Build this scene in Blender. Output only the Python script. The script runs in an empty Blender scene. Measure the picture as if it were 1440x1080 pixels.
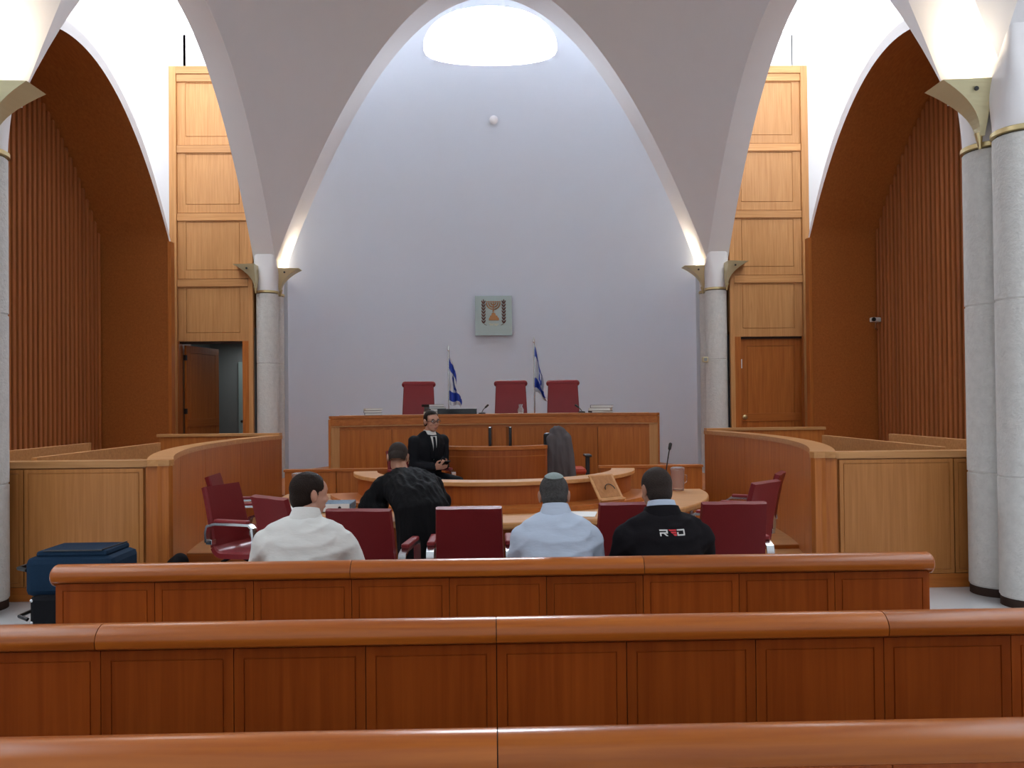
import bpy, bmesh, math, random
from mathutils import Vector, Matrix, Euler
from mathutils.bvhtree import BVHTree
from mathutils import noise as mnoise
random.seed(7)
PI = math.pi; R = math.radians
S = bpy.context.scene; COL = S.collection

# ------------------------------------------------------------------ camera
F_PX, YAW, ROLL, PITCH, HORIZON = 1120.0, R(1.3), R(.6), R(.6), 566.0
cd = bpy.data.cameras.new('camera'); cam = bpy.data.objects.new('camera', cd); COL.objects.link(cam)
fw = Vector((math.sin(YAW)*math.cos(PITCH), math.cos(YAW)*math.cos(PITCH), math.sin(PITCH)))
rt = fw.cross(Vector((0, 0, 1))).normalized(); up = rt.cross(fw)
r2 = math.cos(ROLL)*rt - math.sin(ROLL)*up; u2 = math.sin(ROLL)*rt + math.cos(ROLL)*up
cam.matrix_world = Matrix(((r2.x, u2.x, -fw.x, 0), (r2.y, u2.y, -fw.y, 0), (r2.z, u2.z, -fw.z, 1.65), (0, 0, 0, 1)))
cd.sensor_fit = 'HORIZONTAL'; cd.sensor_width = 36; cd.lens = 36*F_PX/1440
cd.shift_y = (HORIZON-540-F_PX*math.tan(PITCH))/1440
cd.clip_start = .05; cd.clip_end = 200
S.camera = cam
# ------------------------------------------------------------------ world, exposure
W = bpy.data.worlds.new('sky'); S.world = W; W.use_nodes = True
W.node_tree.nodes['Background'].inputs[0].default_value = (.86, .93, 1, 1)
W.node_tree.nodes['Background'].inputs[1].default_value = .85
S.view_settings.view_transform = 'Standard'; S.view_settings.look = 'None'
S.view_settings.gamma = 1; S.view_settings.use_curve_mapping = False
S.view_settings.exposure = 0.0
SKY_AISLE, SKY_APSE, LAMP_W = 4.4, 105.0, 15.0

# ------------------------------------------------------------------ materials
def nt(name):
    m = bpy.data.materials.new(name); m.use_nodes = True
    return m, m.node_tree, m.node_tree.nodes['Principled BSDF']
def plain(name, col, rough=.5, metal=0, noise=0, scale=20, bump=0, bscale=60, emit=0, trans=0, coat=0, alpha=1, stretch=(1, 1, 1), spec=.5):
    m, t, b = nt(name); L = t.links
    b.inputs['Base Color'].default_value = (*col, 1); b.inputs['Roughness'].default_value = rough; b.inputs['Metallic'].default_value = metal
    b.inputs['Specular IOR Level'].default_value = spec; b.inputs['Coat Weight'].default_value = coat; b.inputs['Transmission Weight'].default_value = trans; b.inputs['Alpha'].default_value = alpha
    if emit: b.inputs['Emission Color'].default_value = (*col, 1); b.inputs['Emission Strength'].default_value = emit
    if noise or bump:
        tc = t.nodes.new('ShaderNodeTexCoord'); mp = t.nodes.new('ShaderNodeMapping'); mp.inputs['Scale'].default_value = stretch
        L.new(tc.outputs['Object'], mp.inputs[0])
    if noise:
        n = t.nodes.new('ShaderNodeTexNoise'); n.inputs['Scale'].default_value = scale; n.inputs['Detail'].default_value = 5; L.new(mp.outputs[0], n.inputs[0])
        r = t.nodes.new('ShaderNodeMapRange'); r.inputs[3].default_value = 1-noise; r.inputs[4].default_value = 1+noise; L.new(n.outputs[0], r.inputs[0])
        x = t.nodes.new('ShaderNodeVectorMath'); x.operation = 'MULTIPLY'; x.inputs[0].default_value = col; L.new(r.outputs[0], x.inputs[1]); L.new(x.outputs[0], b.inputs['Base Color'])
    if bump:
        n2 = t.nodes.new('ShaderNodeTexNoise'); n2.inputs['Scale'].default_value = bscale; n2.inputs['Detail'].default_value = 4; L.new(mp.outputs[0], n2.inputs[0])
        bp = t.nodes.new('ShaderNodeBump'); bp.inputs['Strength'].default_value = bump; bp.inputs['Distance'].default_value = .01; L.new(n2.outputs[0], bp.inputs['Height']); L.new(bp.outputs[0], b.inputs['Normal'])
    return m
def wood(name, c1, c2, rough=.4, axis=2, coat=.08, spec=.3):
    m, t, b = nt(name); L = t.links
    tc = t.nodes.new('ShaderNodeTexCoord'); mp = t.nodes.new('ShaderNodeMapping')
    sc = [22, 22, 22]; sc[axis] = .9; mp.inputs['Scale'].default_value = sc; L.new(tc.outputs['Object'], mp.inputs[0])
    oi = t.nodes.new('ShaderNodeObjectInfo'); ad = t.nodes.new('ShaderNodeVectorMath'); ad.operation = 'ADD'
    ml = t.nodes.new('ShaderNodeMath'); ml.operation = 'MULTIPLY'; ml.inputs[1].default_value = 37; L.new(oi.outputs['Random'], ml.inputs[0])
    L.new(mp.outputs[0], ad.inputs[0]); L.new(ml.outputs[0], ad.inputs[1])
    n = t.nodes.new('ShaderNodeTexNoise'); n.inputs['Scale'].default_value = 1.6; n.inputs['Detail'].default_value = 7; n.inputs['Distortion'].default_value = .5; L.new(ad.outputs[0], n.inputs[0])
    cr = t.nodes.new('ShaderNodeValToRGB'); cr.color_ramp.elements[0].position = .3; cr.color_ramp.elements[1].position = .72
    cr.color_ramp.elements[0].color = (*c1, 1); cr.color_ramp.elements[1].color = (*c2, 1); L.new(n.outputs[0], cr.inputs[0])
    hs = t.nodes.new('ShaderNodeHueSaturation'); r = t.nodes.new('ShaderNodeMapRange'); r.inputs[3].default_value = .9; r.inputs[4].default_value = 1.08
    L.new(oi.outputs['Random'], r.inputs[0]); L.new(r.outputs[0], hs.inputs['Value']); L.new(cr.outputs[0], hs.inputs['Color']); L.new(hs.outputs[0], b.inputs['Base Color'])
    b.inputs['Specular IOR Level'].default_value = spec; b.inputs['Roughness'].default_value = rough; b.inputs['Coat Weight'].default_value = coat; b.inputs['Coat Roughness'].default_value = .18
    bp = t.nodes.new('ShaderNodeBump'); bp.inputs['Strength'].default_value = .06; bp.inputs['Distance'].default_value = .004; L.new(n.outputs[0], bp.inputs['Height']); L.new(bp.outputs[0], b.inputs['Normal'])
    return m
OAK1, OAK2 = (.37, .105, .018), (.51, .165, .032)
M = dict(
    oak=wood('oak_vertical', OAK1, OAK2), oakx=wood('oak_horizontal', OAK1, OAK2, axis=0), oaky=wood('oak_lengthwise', OAK1, OAK2, axis=1),
    pale=wood('pale_oak', (.48, .215, .072), (.61, .31, .118)), palex=wood('pale_oak_horizontal', (.48, .215, .072), (.61, .31, .118), axis=0),
    boxoak=wood('enclosure_oak', (.38, .145, .034), (.49, .20, .055)),
    rail=wood('varnished_rail', (.30, .070, .008), (.44, .125, .015), rough=.3, axis=0, coat=.22),
    pew=wood('pew_oak', (.27, .052, .006), (.37, .082, .010), spec=.2),
    slat=wood('slat_oak', (.35, .105, .028), (.48, .16, .045), rough=.5, coat=.05),
    shell=wood('shell_veneer', (.34, .10, .020), (.44, .14, .030), rough=.5, coat=.05, axis=1),
    deskred=wood('counter_oak', (.29, .065, .010), (.39, .10, .017)),
    plaster=plain('white_plaster', (.85, .83, .84), .8, noise=.02, scale=3, bump=.03, bscale=90),
    apse=plain('apse_plaster', (.76, .81, .89), .8, noise=.015, scale=2, bump=.03, bscale=90),
    stone=plain('bush_hammered_stone', (.66, .65, .62), .9, noise=.14, scale=16, bump=1, bscale=42),
    floor=plain('pale_stone_floor', (.62, .64, .66), .25, noise=.04, scale=4),
    dark=plain('dark_gap', (.03, .012, .006), .8),
    joint=plain('stone_joint', (.16, .15, .14), .9),
    brass=plain('brass', (.62, .50, .26), .32, 1), brassdull=plain('satin_brass', (.66, .59, .36), .42, .45),
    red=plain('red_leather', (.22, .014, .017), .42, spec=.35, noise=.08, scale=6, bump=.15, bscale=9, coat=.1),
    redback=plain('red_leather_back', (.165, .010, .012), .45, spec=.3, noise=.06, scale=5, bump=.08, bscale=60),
    chrome=plain('polished_aluminium', (.62, .63, .64), .22, 1), black=plain('black_plastic', (.012, .012, .013), .4),
    screen=plain('black_screen', (.006, .006, .008), .15), white=plain('white_paper', (.78, .78, .76), .7), cream=plain('cream_paper', (.6, .55, .45), .8),
    glass=plain('clear_glass', (.93, .95, .96), .05, trans=.9), pinkish=plain('pink_water_glass', (.92, .84, .82), .08, trans=.9),
    sky1=plain('aisle_daylight', (.9, .96, 1), .5, emit=SKY_AISLE), sky2=plain('apse_daylight', (.80, .90, 1), .5, emit=SKY_APSE),
    bulb=plain('lamp_bulb', (1, .82, .55), .5, emit=18),
    navy=plain('navy_fabric', (.008, .024, .05), .8, spec=.12, noise=.2, scale=60, bump=.2, bscale=200), blackcloth=plain('black_fabric', (.008, .008, .010), .85, spec=.12, bump=.3, bscale=14),
    emblemglass=plain('pale_green_glass', (.46, .58, .55), .25, coat=.3), bronze=plain('bronze', (.42, .20, .08), .38, .6), bronzedark=plain('dark_bronze', (.17, .075, .055), .5, .7), gold=plain('gold_letters', (.75, .66, .40), .35, .8),
    flagw=plain('flag_white', (.72, .73, .78), .8), flagb=plain('flag_blue', (.015, .055, .42), .75),
    grey=plain('grey_wall', (.28, .31, .31), .8), doorpale=plain('pale_door', (.42, .55, .53), .5),
    jacket=plain('grey_wool', (.10, .088, .092), .9, bump=.4, bscale=12), orange=plain('orange_cushion', (.55, .06, .02), .7),
    skin=plain('skin', (.48, .24, .16), .5, noise=.06, scale=12), skin2=plain('skin_tan', (.38, .18, .11), .5, noise=.06, scale=12),
    hairb=plain('dark_brown_hair', (.018, .011, .008), .6, spec=.12, noise=.4, scale=80, bump=.5, bscale=150), hairg=plain('greying_hair', (.06, .058, .056), .65, spec=.12, noise=.7, scale=70, bump=.6, bscale=150),
    hairs=plain('cropped_hair', (.035, .026, .022), .7, spec=.12, noise=.4, scale=90, bump=.4, bscale=200),
    shirtw=plain('white_shirt', (.66, .66, .63), .8, bump=1, bscale=7, stretch=(.6, 1, 1.8)), shirtb=plain('light_blue_shirt', (.46, .54, .66), .8, bump=1, bscale=7, stretch=(.6, 1, 1.8)),
    trousers=plain('dark_trousers', (.02, .02, .025), .85, spec=.12), suit=plain('black_suit', (.009, .010, .013), .75, spec=.12, bump=.3, bscale=12), gown=plain('black_gown', (.006, .006, .007), .8, spec=.12, bump=.9, bscale=10, stretch=(2.5, 2.5, .5)),
    fleece=plain('black_fleece', (.010, .009, .011), .95, spec=.12, bump=.3, bscale=10), kippah=plain('grey_green_kippah', (.22, .27, .26), .8, noise=.2, scale=90),
    logow=plain('white_print', (.62, .62, .60), .7), logor=plain('red_print', (.55, .02, .03), .7), binderblue=plain('patterned_binder', (.10, .16, .22), .6, noise=.9, scale=55),
    lens=plain('spectacle_frame', (.02, .012, .012), .3), eyew=plain('eye_white', (.7, .68, .66), .3), lips=plain('lips', (.36, .12, .10), .5),
)

# ------------------------------------------------------------------ mesh builder
class MB:
    def __init__(s): s.v = []; s.f = []; s.mi = None
    def add(s, vs, fs):
        n = len(s.v); s.v += [tuple(p) for p in vs]; s.f += [[i+n for i in q] for q in fs]; return s
    def box(s, x0, x1, y0, y1, z0, z1, rz=0, piv=None, T=None):
        vs = [Vector((x, y, z)) for z in (z0, z1) for y in (y0, y1) for x in (x0, x1)]
        if rz:
            c = Vector(piv or ((x0+x1)/2, (y0+y1)/2, 0)); m = Matrix.Rotation(rz, 3, 'Z'); vs = [m @ (p-c)+c for p in vs]
        if T: vs = [T @ p for p in vs]
        return s.add(vs, [(0, 2, 3, 1), (4, 5, 7, 6), (0, 1, 5, 4), (2, 6, 7, 3), (0, 4, 6, 2), (1, 3, 7, 5)])
    def prism(s, poly, a, b, axis='x'):            # poly in the two other axes, extruded from a to b
        n = len(poly)
        def P(t, q): return {'x': (t, q[0], q[1]), 'y': (q[0], t, q[1]), 'z': (q[0], q[1], t)}[axis]
        return s.add([P(a, q) for q in poly]+[P(b, q) for q in poly],
                     [list(range(n))[::-1], list(range(n, 2*n))]+[(i, (i+1) % n, n+(i+1) % n, n+i) for i in range(n)])
    def lathe(s, prof, c=(0, 0, 0), n=20, T=None):
        vs = []
        for r, z in prof:
            for k in range(n):
                p = Vector((c[0]+r*math.cos(2*PI*k/n), c[1]+r*math.sin(2*PI*k/n), c[2]+z)); vs.append(T @ p if T else p)
        m = len(prof)
        fs = [(i*n+k, i*n+(k+1) % n, (i+1)*n+(k+1) % n, (i+1)*n+k) for i in range(m-1) for k in range(n)]
        return s.add(vs, fs+[list(range(n))[::-1], list(range((m-1)*n, m*n))])
    def loft(s, rings):
        n = len(rings[0]); m = len(rings)
        return s.add([p for r in rings for p in r], [(i*n+k, i*n+(k+1) % n, (i+1)*n+(k+1) % n, (i+1)*n+k) for i in range(m-1) for k in range(n)]+[list(range(n))[::-1], list(range((m-1)*n, m*n))])
    def tube(s, pts, r, n=8):
        pts = [Vector(p) for p in pts]; rs = r if isinstance(r, (list, tuple)) else [r]*len(pts); rings = []; ref = None
        for i, p in enumerate(pts):
            d = (pts[min(i+1, len(pts)-1)]-pts[max(i-1, 0)]).normalized()
            if ref is None: ref = Vector((0, 0, 1)) if abs(d.z) < .9 else Vector((1, 0, 0))
            a = d.cross(ref).normalized(); b = d.cross(a); ref = a.cross(d) if False else ref
            rings.append([p+rs[i]*(math.cos(2*PI*k/n)*a+math.sin(2*PI*k/n)*b) for k in range(n)])
        return s.loft(rings)
    def cap(s, p, q, r1, r2=None, n=12):           # capsule with rounded ends
        p, q = Vector(p), Vector(q); r2 = r1 if r2 is None else r2; d = (q-p).normalized()
        pts = []; rs = []
        for k in range(5): a = -PI/2+PI/2*k/4; pts.append(p+d*r1*math.sin(a)); rs.append(max(r1*math.cos(a), r1*.05))
        for k in range(5): a = PI/2*k/4; pts.append(q+d*r2*math.sin(a)); rs.append(max(r2*math.cos(a), r2*.05))
        a = d.cross(Vector((0, 0, 1)) if abs(d.z) < .9 else Vector((1, 0, 0))).normalized(); b = d.cross(a)
        return s.loft([[c+r*(math.cos(2*PI*k/n)*a+math.sin(2*PI*k/n)*b) for k in range(n)] for c, r in zip(pts, rs)])
    def ell(s, c, rad, T=None, n=20, m=12):
        c = Vector(c); rings = []
        for i in range(m+1):
            a = -PI/2+PI*i/m; a = max(-PI/2+.03, min(PI/2-.03, a)); ring = []
            for k in range(n):
                p = c+Vector((rad[0]*math.cos(a)*math.cos(2*PI*k/n), rad[1]*math.cos(a)*math.sin(2*PI*k/n), rad[2]*math.sin(a)))
                ring.append(T @ p if T else p)
            rings.append(ring)
        return s.loft(rings)
    def fpanel(s, o, u, v, n, Wd, Ht, m=.03, g=.006, d=.004, th=.012):      # a field with a grooved border, on a thin board
        o, u, v, n = Vector(o), Vector(u), Vector(v), Vector(n)
        def ring(i, h): return [o+u*i+v*i+n*h, o+u*(Wd-i)+v*i+n*h, o+u*(Wd-i)+v*(Ht-i)+n*h, o+u*i+v*(Ht-i)+n*h]
        rings = [ring(0, 0), ring(0, th), ring(m, th), ring(m+g*.3, th-d), ring(m+g*.7, th-d), ring(m+g, th)]
        return s.loft(rings)
    def arcwall(s, c, r0, r1, a0, a1, z0, z1, n=24):
        vs = []
        for k in range(n+1):
            a = a0+(a1-a0)*k/n; ca, sa = math.cos(a), math.sin(a)
            vs += [(c[0]+r0*ca, c[1]+r0*sa, z0), (c[0]+r1*ca, c[1]+r1*sa, z0), (c[0]+r1*ca, c[1]+r1*sa, z1), (c[0]+r0*ca, c[1]+r0*sa, z1)]
        fs = [(4*k+i, 4*k+4+i, 4*k+4+(i+1) % 4, 4*k+(i+1) % 4) for k in range(n) for i in range(4)]
        return s.add(vs, fs+[(0, 1, 2, 3), (4*n+3, 4*n+2, 4*n+1, 4*n)])
    def build(s, name, mat, parent=None, smooth=False, bevel=0, mats=None, fmi=None):
        me = bpy.data.meshes.new(name); off = Vector(parent_loc(parent)) if parent is not None else Vector((0, 0, 0))
        me.from_pydata([Vector(p)-off for p in s.v], [], s.f); me.update()
        b = bmesh.new(); b.from_mesh(me); bmesh.ops.recalc_face_normals(b, faces=b.faces); b.to_mesh(me); b.free()
        for m in (mats or [mat]): me.materials.append(M[m] if isinstance(m, str) else m)
        if fmi: me.polygons.foreach_set('material_index', fmi)
        if smooth:
            me.polygons.foreach_set('use_smooth', [True]*len(me.polygons)); me.set_sharp_from_angle(angle=R(40))
        o = bpy.data.objects.new(name, me); COL.objects.link(o); o.parent = parent
        if bevel:
            bv = o.modifiers.new('bevel', 'BEVEL'); bv.width = bevel; bv.segments = 2; bv.limit_method = 'ANGLE'
        return o
def parent_loc(p):
    v = Vector((0, 0, 0))
    while p is not None: v += p.location; p = p.parent
    return v
def tag(o, label=None, cat=None, group=None, kind=None):
    for k, x in (('label', label), ('category', cat), ('group', group), ('kind', kind)):
        if x: o[k] = x
    return o
def empty(name, loc, label=None, cat=None, group=None, kind=None):
    o = bpy.data.objects.new(name, None); o.empty_display_size = .1; COL.objects.link(o); o.location = loc
    return tag(o, label, cat, group, kind)
def struct(name, mb, mat, smooth=False, **k): return tag(mb.build(name, mat, None, smooth, **k), kind='structure')
def copy_tree(o, parent=None):
    c = o.copy(); COL.objects.link(c); c.parent = parent
    for ch in list(o.children): copy_tree(ch, c)
    return c
def share(o, name, parent, loc, scale=None):
    c = bpy.data.objects.new(name, o.data); COL.objects.link(c); c.parent = parent; c.location = loc
    if scale: c.scale = scale
    return c
def box1(name, mat, parent, *a, bevel=.003, **k): return MB().box(*a, **k).build(name, mat, parent, bevel=bevel)
def arc3(p0, p1, sag):        # circle through p0, p1 bulging by sag to the left of p0->p1
    p0, p1 = Vector(p0), Vector(p1); ch = (p1-p0).length; r = (ch*ch/4+sag*sag)/(2*abs(sag)); d = (p1-p0).normalized(); nrm = Vector((-d.y, d.x))*(1 if sag > 0 else -1)
    c = (p0+p1)/2-nrm*(r-abs(sag)); a0 = math.atan2(p0.y-c.y, p0.x-c.x); a1 = math.atan2(p1.y-c.y, p1.x-c.x)
    while a1-a0 > PI: a1 -= 2*PI
    while a1-a0 < -PI: a1 += 2*PI
    return c, r, a0, a1

# ================================================================== THE ROOM
XC, RC = 4.22, .20                 # column rows and radius
XV, XO = 4.03, 4.43                # inner and outer face of the side arches
YV0, YV1, YC = 6.92, 14.86, 10.89  # the court bay
YA = 15.62                         # the apse begins
CROWN, KA, KB, ZS = 12.74, .327, .197, 4.25
def vz(x, y, yc=YC): return CROWN-KA*x*x-KB*(y-yc)**2
def arch_z(y, yc=YC): return vz(XV, y, yc)

struct('floor', MB().box(-9, 9, -4, 22, -.2, 0), 'floor')
# ceiling: two sail vaults with the cross arches between them
def vault(yc, y0, y1):
    mb = MB(); nx, ny = 48, 40
    vs = [(-XV+2*XV*i/nx, y0+(y1-y0)*j/ny, vz(-XV+2*XV*i/nx, y0+(y1-y0)*j/ny, yc)) for j in range(ny+1) for i in range(nx+1)]
    return mb.add(vs, [(j*(nx+1)+i, j*(nx+1)+i+1, (j+1)*(nx+1)+i+1, (j+1)*(nx+1)+i) for j in range(ny) for i in range(nx)])
HS = (YV1-YV0)/2
Y1C = 6.2-HS
ceil = struct('ceiling', vault(YC, YV0, YV1), 'plaster', True)
v2 = vault(Y1C, 6.2-2*HS, 6.2).build('vault', 'plaster', ceil, True)
def crossarch(y0, y1):
    mb = MB(); n = 48; vs = []
    for i in range(n+1):
        x = -XV+2*XV*i/n; z = vz(x, YV1); vs += [(x, y0, z), (x, y1, z)]
    return mb.add(vs, [(2*i, 2*i+2, 2*i+3, 2*i+1) for i in range(n)])
crossarch(6.2, YV0).build('cross_arch', 'plaster', ceil, True)
crossarch(YV1, YA).build('cross_arch', 'plaster', ceil, True)
# side arches: soffit band, aisle face above it
def side_arch(sx, yc, y0, y1):
    mb = MB(); n = 40; vs = []
    for i in range(n+1):
        y = y0+(y1-y0)*i/n; z = arch_z(y, yc); vs += [(sx*XV, y, z), (sx*XO, y, z), (sx*XO, y, 9.4)]
    return mb.add(vs, [(3*i, 3*i+3, 3*i+4, 3*i+1) for i in range(n)]+[(3*i+1, 3*i+4, 3*i+5, 3*i+2) for i in range(n)])
def pier(sx, y0, y1): return MB().box(min(sx*XV, sx*XO), max(sx*XV, sx*XO), y0, y1, ZS-.02, 9.4)
for sx, sd in ((-1, 'left'), (1, 'right')):
    w = struct('wall_'+sd, side_arch(sx, YC, YV0, YV1), 'plaster', True)
    side_arch(sx, Y1C, 6.2-2*HS, 6.2).build('side_arch', 'plaster', w, True)
    pier(sx, 6.2, YV0).build('pier', 'plaster', w); pier(sx, YV1, YA).build('pier', 'plaster', w)
    x0, x1 = sorted((sx*4.0, sx*(4.62 if sx < 0 else 5.97))); MB().box(x0, x1, 15.6, 15.72, 0, 9.4).build('closing_wall', 'apse', w)
    # outer aisle wall and its end wall, daylit from a glazed roof
    x0, x1 = sorted((sx*6.9, sx*7.1)); MB().box(x0, x1, -3, 17.9, 0, 8.9).build('outer_wall', 'plaster', w)
    x0, x1 = sorted((sx*5.95, sx*6.95)); MB().box(x0, x1, 15.62, 15.8, 0, 8.9).build('end_wall', 'plaster', w)
    x0, x1 = sorted((sx*XO, sx*6.0)); MB().box(x0, x1, 15.62, 15.8, 3.0, 8.9).build('end_wall', 'plaster', w)
    x0, x1 = sorted((sx*XO, sx*7.0))
    g = struct('window_%d' % (1 if sx < 0 else 2), MB().box(x0, x1, -3, 15.8, 8.95, 8.99), 'sky1')
    for yy in (8.6, 10.9, 13.2): MB().box(x0, x1, yy, yy+.05, 8.86, 8.95).build('glazing_bar', 'plaster', g)

# apse: a deep curved wall that closes as a dome, pierced by an oval skylight
AP_H, AP_D, AP_W = 11.0, 4.2, 4.05
def ap_r(z):
    if z <= ZS: return 1.0
    u = min((z-ZS)/(AP_H-ZS), 1); return max(1-u**1.75, 0)**.6
def ap_pt(a, z): r = ap_r(z); return Vector((AP_W*r*math.cos(a), YA+AP_D*r*math.sin(a), z))
zs = [.3*i for i in range(15)]+[ZS+(AP_H-ZS)*(i/110.0) for i in range(1, 109)]
NA = 150
av = [ap_pt(PI*k/NA, z) for z in zs for k in range(NA+1)]
DIR = Vector((0, math.cos(R(26.5)), math.sin(R(26.5)))); UPV = Vector((0, -math.sin(R(26.5)), math.cos(R(26.5)))); EYE = Vector((0, 0, 1.65))
def egg(a):
    c, s = math.cos(a), math.sin(a)
    return (1.46*math.copysign(abs(c)**.92, c), (.84*abs(s)**.95 if s > 0 else -.38*abs(s)**.78))
EGC = UPV.dot(ap_pt(PI/2, 9.40)-EYE)+.27
def st(p): q = p-EYE; return q.x, q.dot(UPV)-EGC
def inside(s_, t_):
    a = math.atan2(t_/(.84 if t_ > 0 else .38), s_/1.46); e = egg(a); return (s_*s_+t_*t_) < (e[0]**2+e[1]**2)*1.0
fa = []
for j in range(len(zs)-1):
    for k in range(NA):
        q = (j*(NA+1)+k, j*(NA+1)+k+1, (j+1)*(NA+1)+k+1, (j+1)*(NA+1)+k)
        c = sum((av[i] for i in q), Vector())/4
        if c.z > 7.5 and inside(*st(c)): continue
        fa.append(q)
used = {}
for q in fa:
    for i in range(4):
        e = tuple(sorted((q[i], q[(i+1) % 4]))); used[e] = used.get(e, 0)+1
rim = {i for e, n in used.items() if n == 1 for i in e if av[i].z > 7.5 and abs(st(av[i])[0]) < 1.7 and abs(st(av[i])[1]) < 1.1}
for i in rim:
    s_, t_ = st(av[i]); a = math.atan2(t_/(.84 if t_ > 0 else .38), s_/1.46); e = egg(a)
    av[i] = av[i]+Vector((e[0]-s_, 0, 0))+UPV*(e[1]-t_)
wb = struct('wall_back', MB().add(av, fa), 'apse', True)
n = 64; sh = []
for k in range(n):
    e = egg(2*PI*k/n); b0 = EYE+Vector((e[0]*1.0, 0, 0))+UPV*(e[1]+EGC)
    sh += [b0+DIR*17.0, b0+DIR*21.6]
win = struct('window_3', MB().add([sh[2*k+1] for k in range(n)], [list(range(n))]), 'sky2')
shaft = MB().add([p+Vector((math.copysign(.012, p.x), 0, 0))+UPV*(.012 if st(p)[1] > 0 else -.012) for p in sh], [(2*k, 2*((k+1) % n), 2*((k+1) % n)+1, 2*k+1) for k in range(n)])
# keep only the part of the shaft that lies outside the dome
vv = []
for k in range(n):
    o0, o1 = Vector(shaft.v[2*k]), Vector(shaft.v[2*k+1]); lo, hi = 0.0, 1.0
    for _ in range(30):
        md = (lo+hi)/2; p = o0.lerp(o1, md); r = ap_r(p.z); f = 9 if r < .001 else (p.x/(AP_W*r))**2+((p.y-YA)/(AP_D*r))**2
        if f > 1: hi = md
        else: lo = md
    vv += [o0.lerp(o1, lo), o1]
MB().add(vv, shaft.f).build('skylight_reveal', 'plaster', win, True)
# unseen plate added to keep light from leaking between last cross arch and dome
pl = MB(); n = 60; vs = []
for k in range(n+1):
    x = -XV+2*XV*k/n; vs += [(x, YA, vz(x, YV1)), (x, YA, 13)]
pl.add(vs, [(2*i, 2*i+2, 2*i+3, 2*i+1) for i in range(n)]).build('light_stop_plate', 'plaster', wb)
tag(MB().lathe([(.10, 0), (.10, .03), (.06, .05), (.02, .055)], n=24, T=Matrix.Translation(ap_pt(PI/2, 8.3)+Vector((.06, -.02, 0))) @ Matrix.Rotation(R(110), 4, 'X')).build('smoke_detector', 'plaster', None, True), 'small round white smoke detector on the curved wall below the skylight', 'smoke detector')

# ------------------------------------------------------------------ wooden niches with slatted back walls
NH, NK, NA0, XN0, XN1 = 6.62, .232, 3.02, 5.6, 6.85
def niche_z(y): return NH-NK*(y-YC)**2
for sx, sd in ((-1, 'open doorway'), (1, 'closed door')):
    prof = [(YC-NA0, 0)]+[(YC-NA0+2*NA0*i/48, niche_z(YC-NA0+2*NA0*i/48)) for i in range(49)]+[(YC+NA0, 0)]
    out = []
    for i, (y, z) in enumerate(prof):
        a, b = prof[max(i-1, 0)], prof[min(i+1, len(prof)-1)]; d = Vector((b[0]-a[0], b[1]-a[1])).normalized(); t = .17*min(1, max(.12, (z-3.6)/2.2)); out.append((y-d.y*t, z+d.x*t))
    nroot = empty('wood_niche', (sx*6.2, YC, 0), 'dark wooden barrel niche with slatted back, on the %s side' % sd, 'wall niche', kind='structure')
    n = len(prof); mb = MB()
    mb.add([(sx*XN0, *p) for p in prof]+[(sx*XN1, *p) for p in prof], [(i, i+1, n+i+1, n+i) for i in range(n-1)]).build('veneer_soffit', 'shell', nroot, True)
    mb = MB().add([(sx*XN0, *p) for p in prof]+[(sx*XN0, *p) for p in out]+[(sx*XN1, *p) for p in out], [(i, i+1, n+i+1, n+i) for i in range(n-1)]+[(n+i, n+i+1, 2*n+i+1, 2*n+i) for i in range(n-1)]).build('plaster_edge', 'plaster', nroot, True)
    # jamb frame in oak
    box1('jamb_trim', 'oak', nroot, min(sx*5.56, sx*5.62), max(sx*5.56, sx*5.62), YC+NA0-.03, YC+NA0+.12, 0, 4.5)
    mb = MB().box(min(sx*6.82, sx*6.88), max(sx*6.82, sx*6.88), YC-NA0, YC+NA0, 0, NH); mb.build('slat_backing', 'dark', nroot)
    base = None; y = YC-NA0+.05
    while y < YC+NA0-.04:
        h = niche_z(y)-.01
        if base is None:
            x0, x1 = sorted((sx*6.74, sx*6.82)); base = MB().box(x0, x1, y-.034, y+.034, 0, 1).build('slat', 'slat', nroot, bevel=.008); base.scale = (1, 1, h); y0 = y; bl = base.location.copy()
        else: share(base, 'slat', nroot, bl+Vector((0, y-y0, 0)), (1, 1, h)).modifiers.new('bevel', 'BEVEL').width = .008
        y += .128

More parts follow.
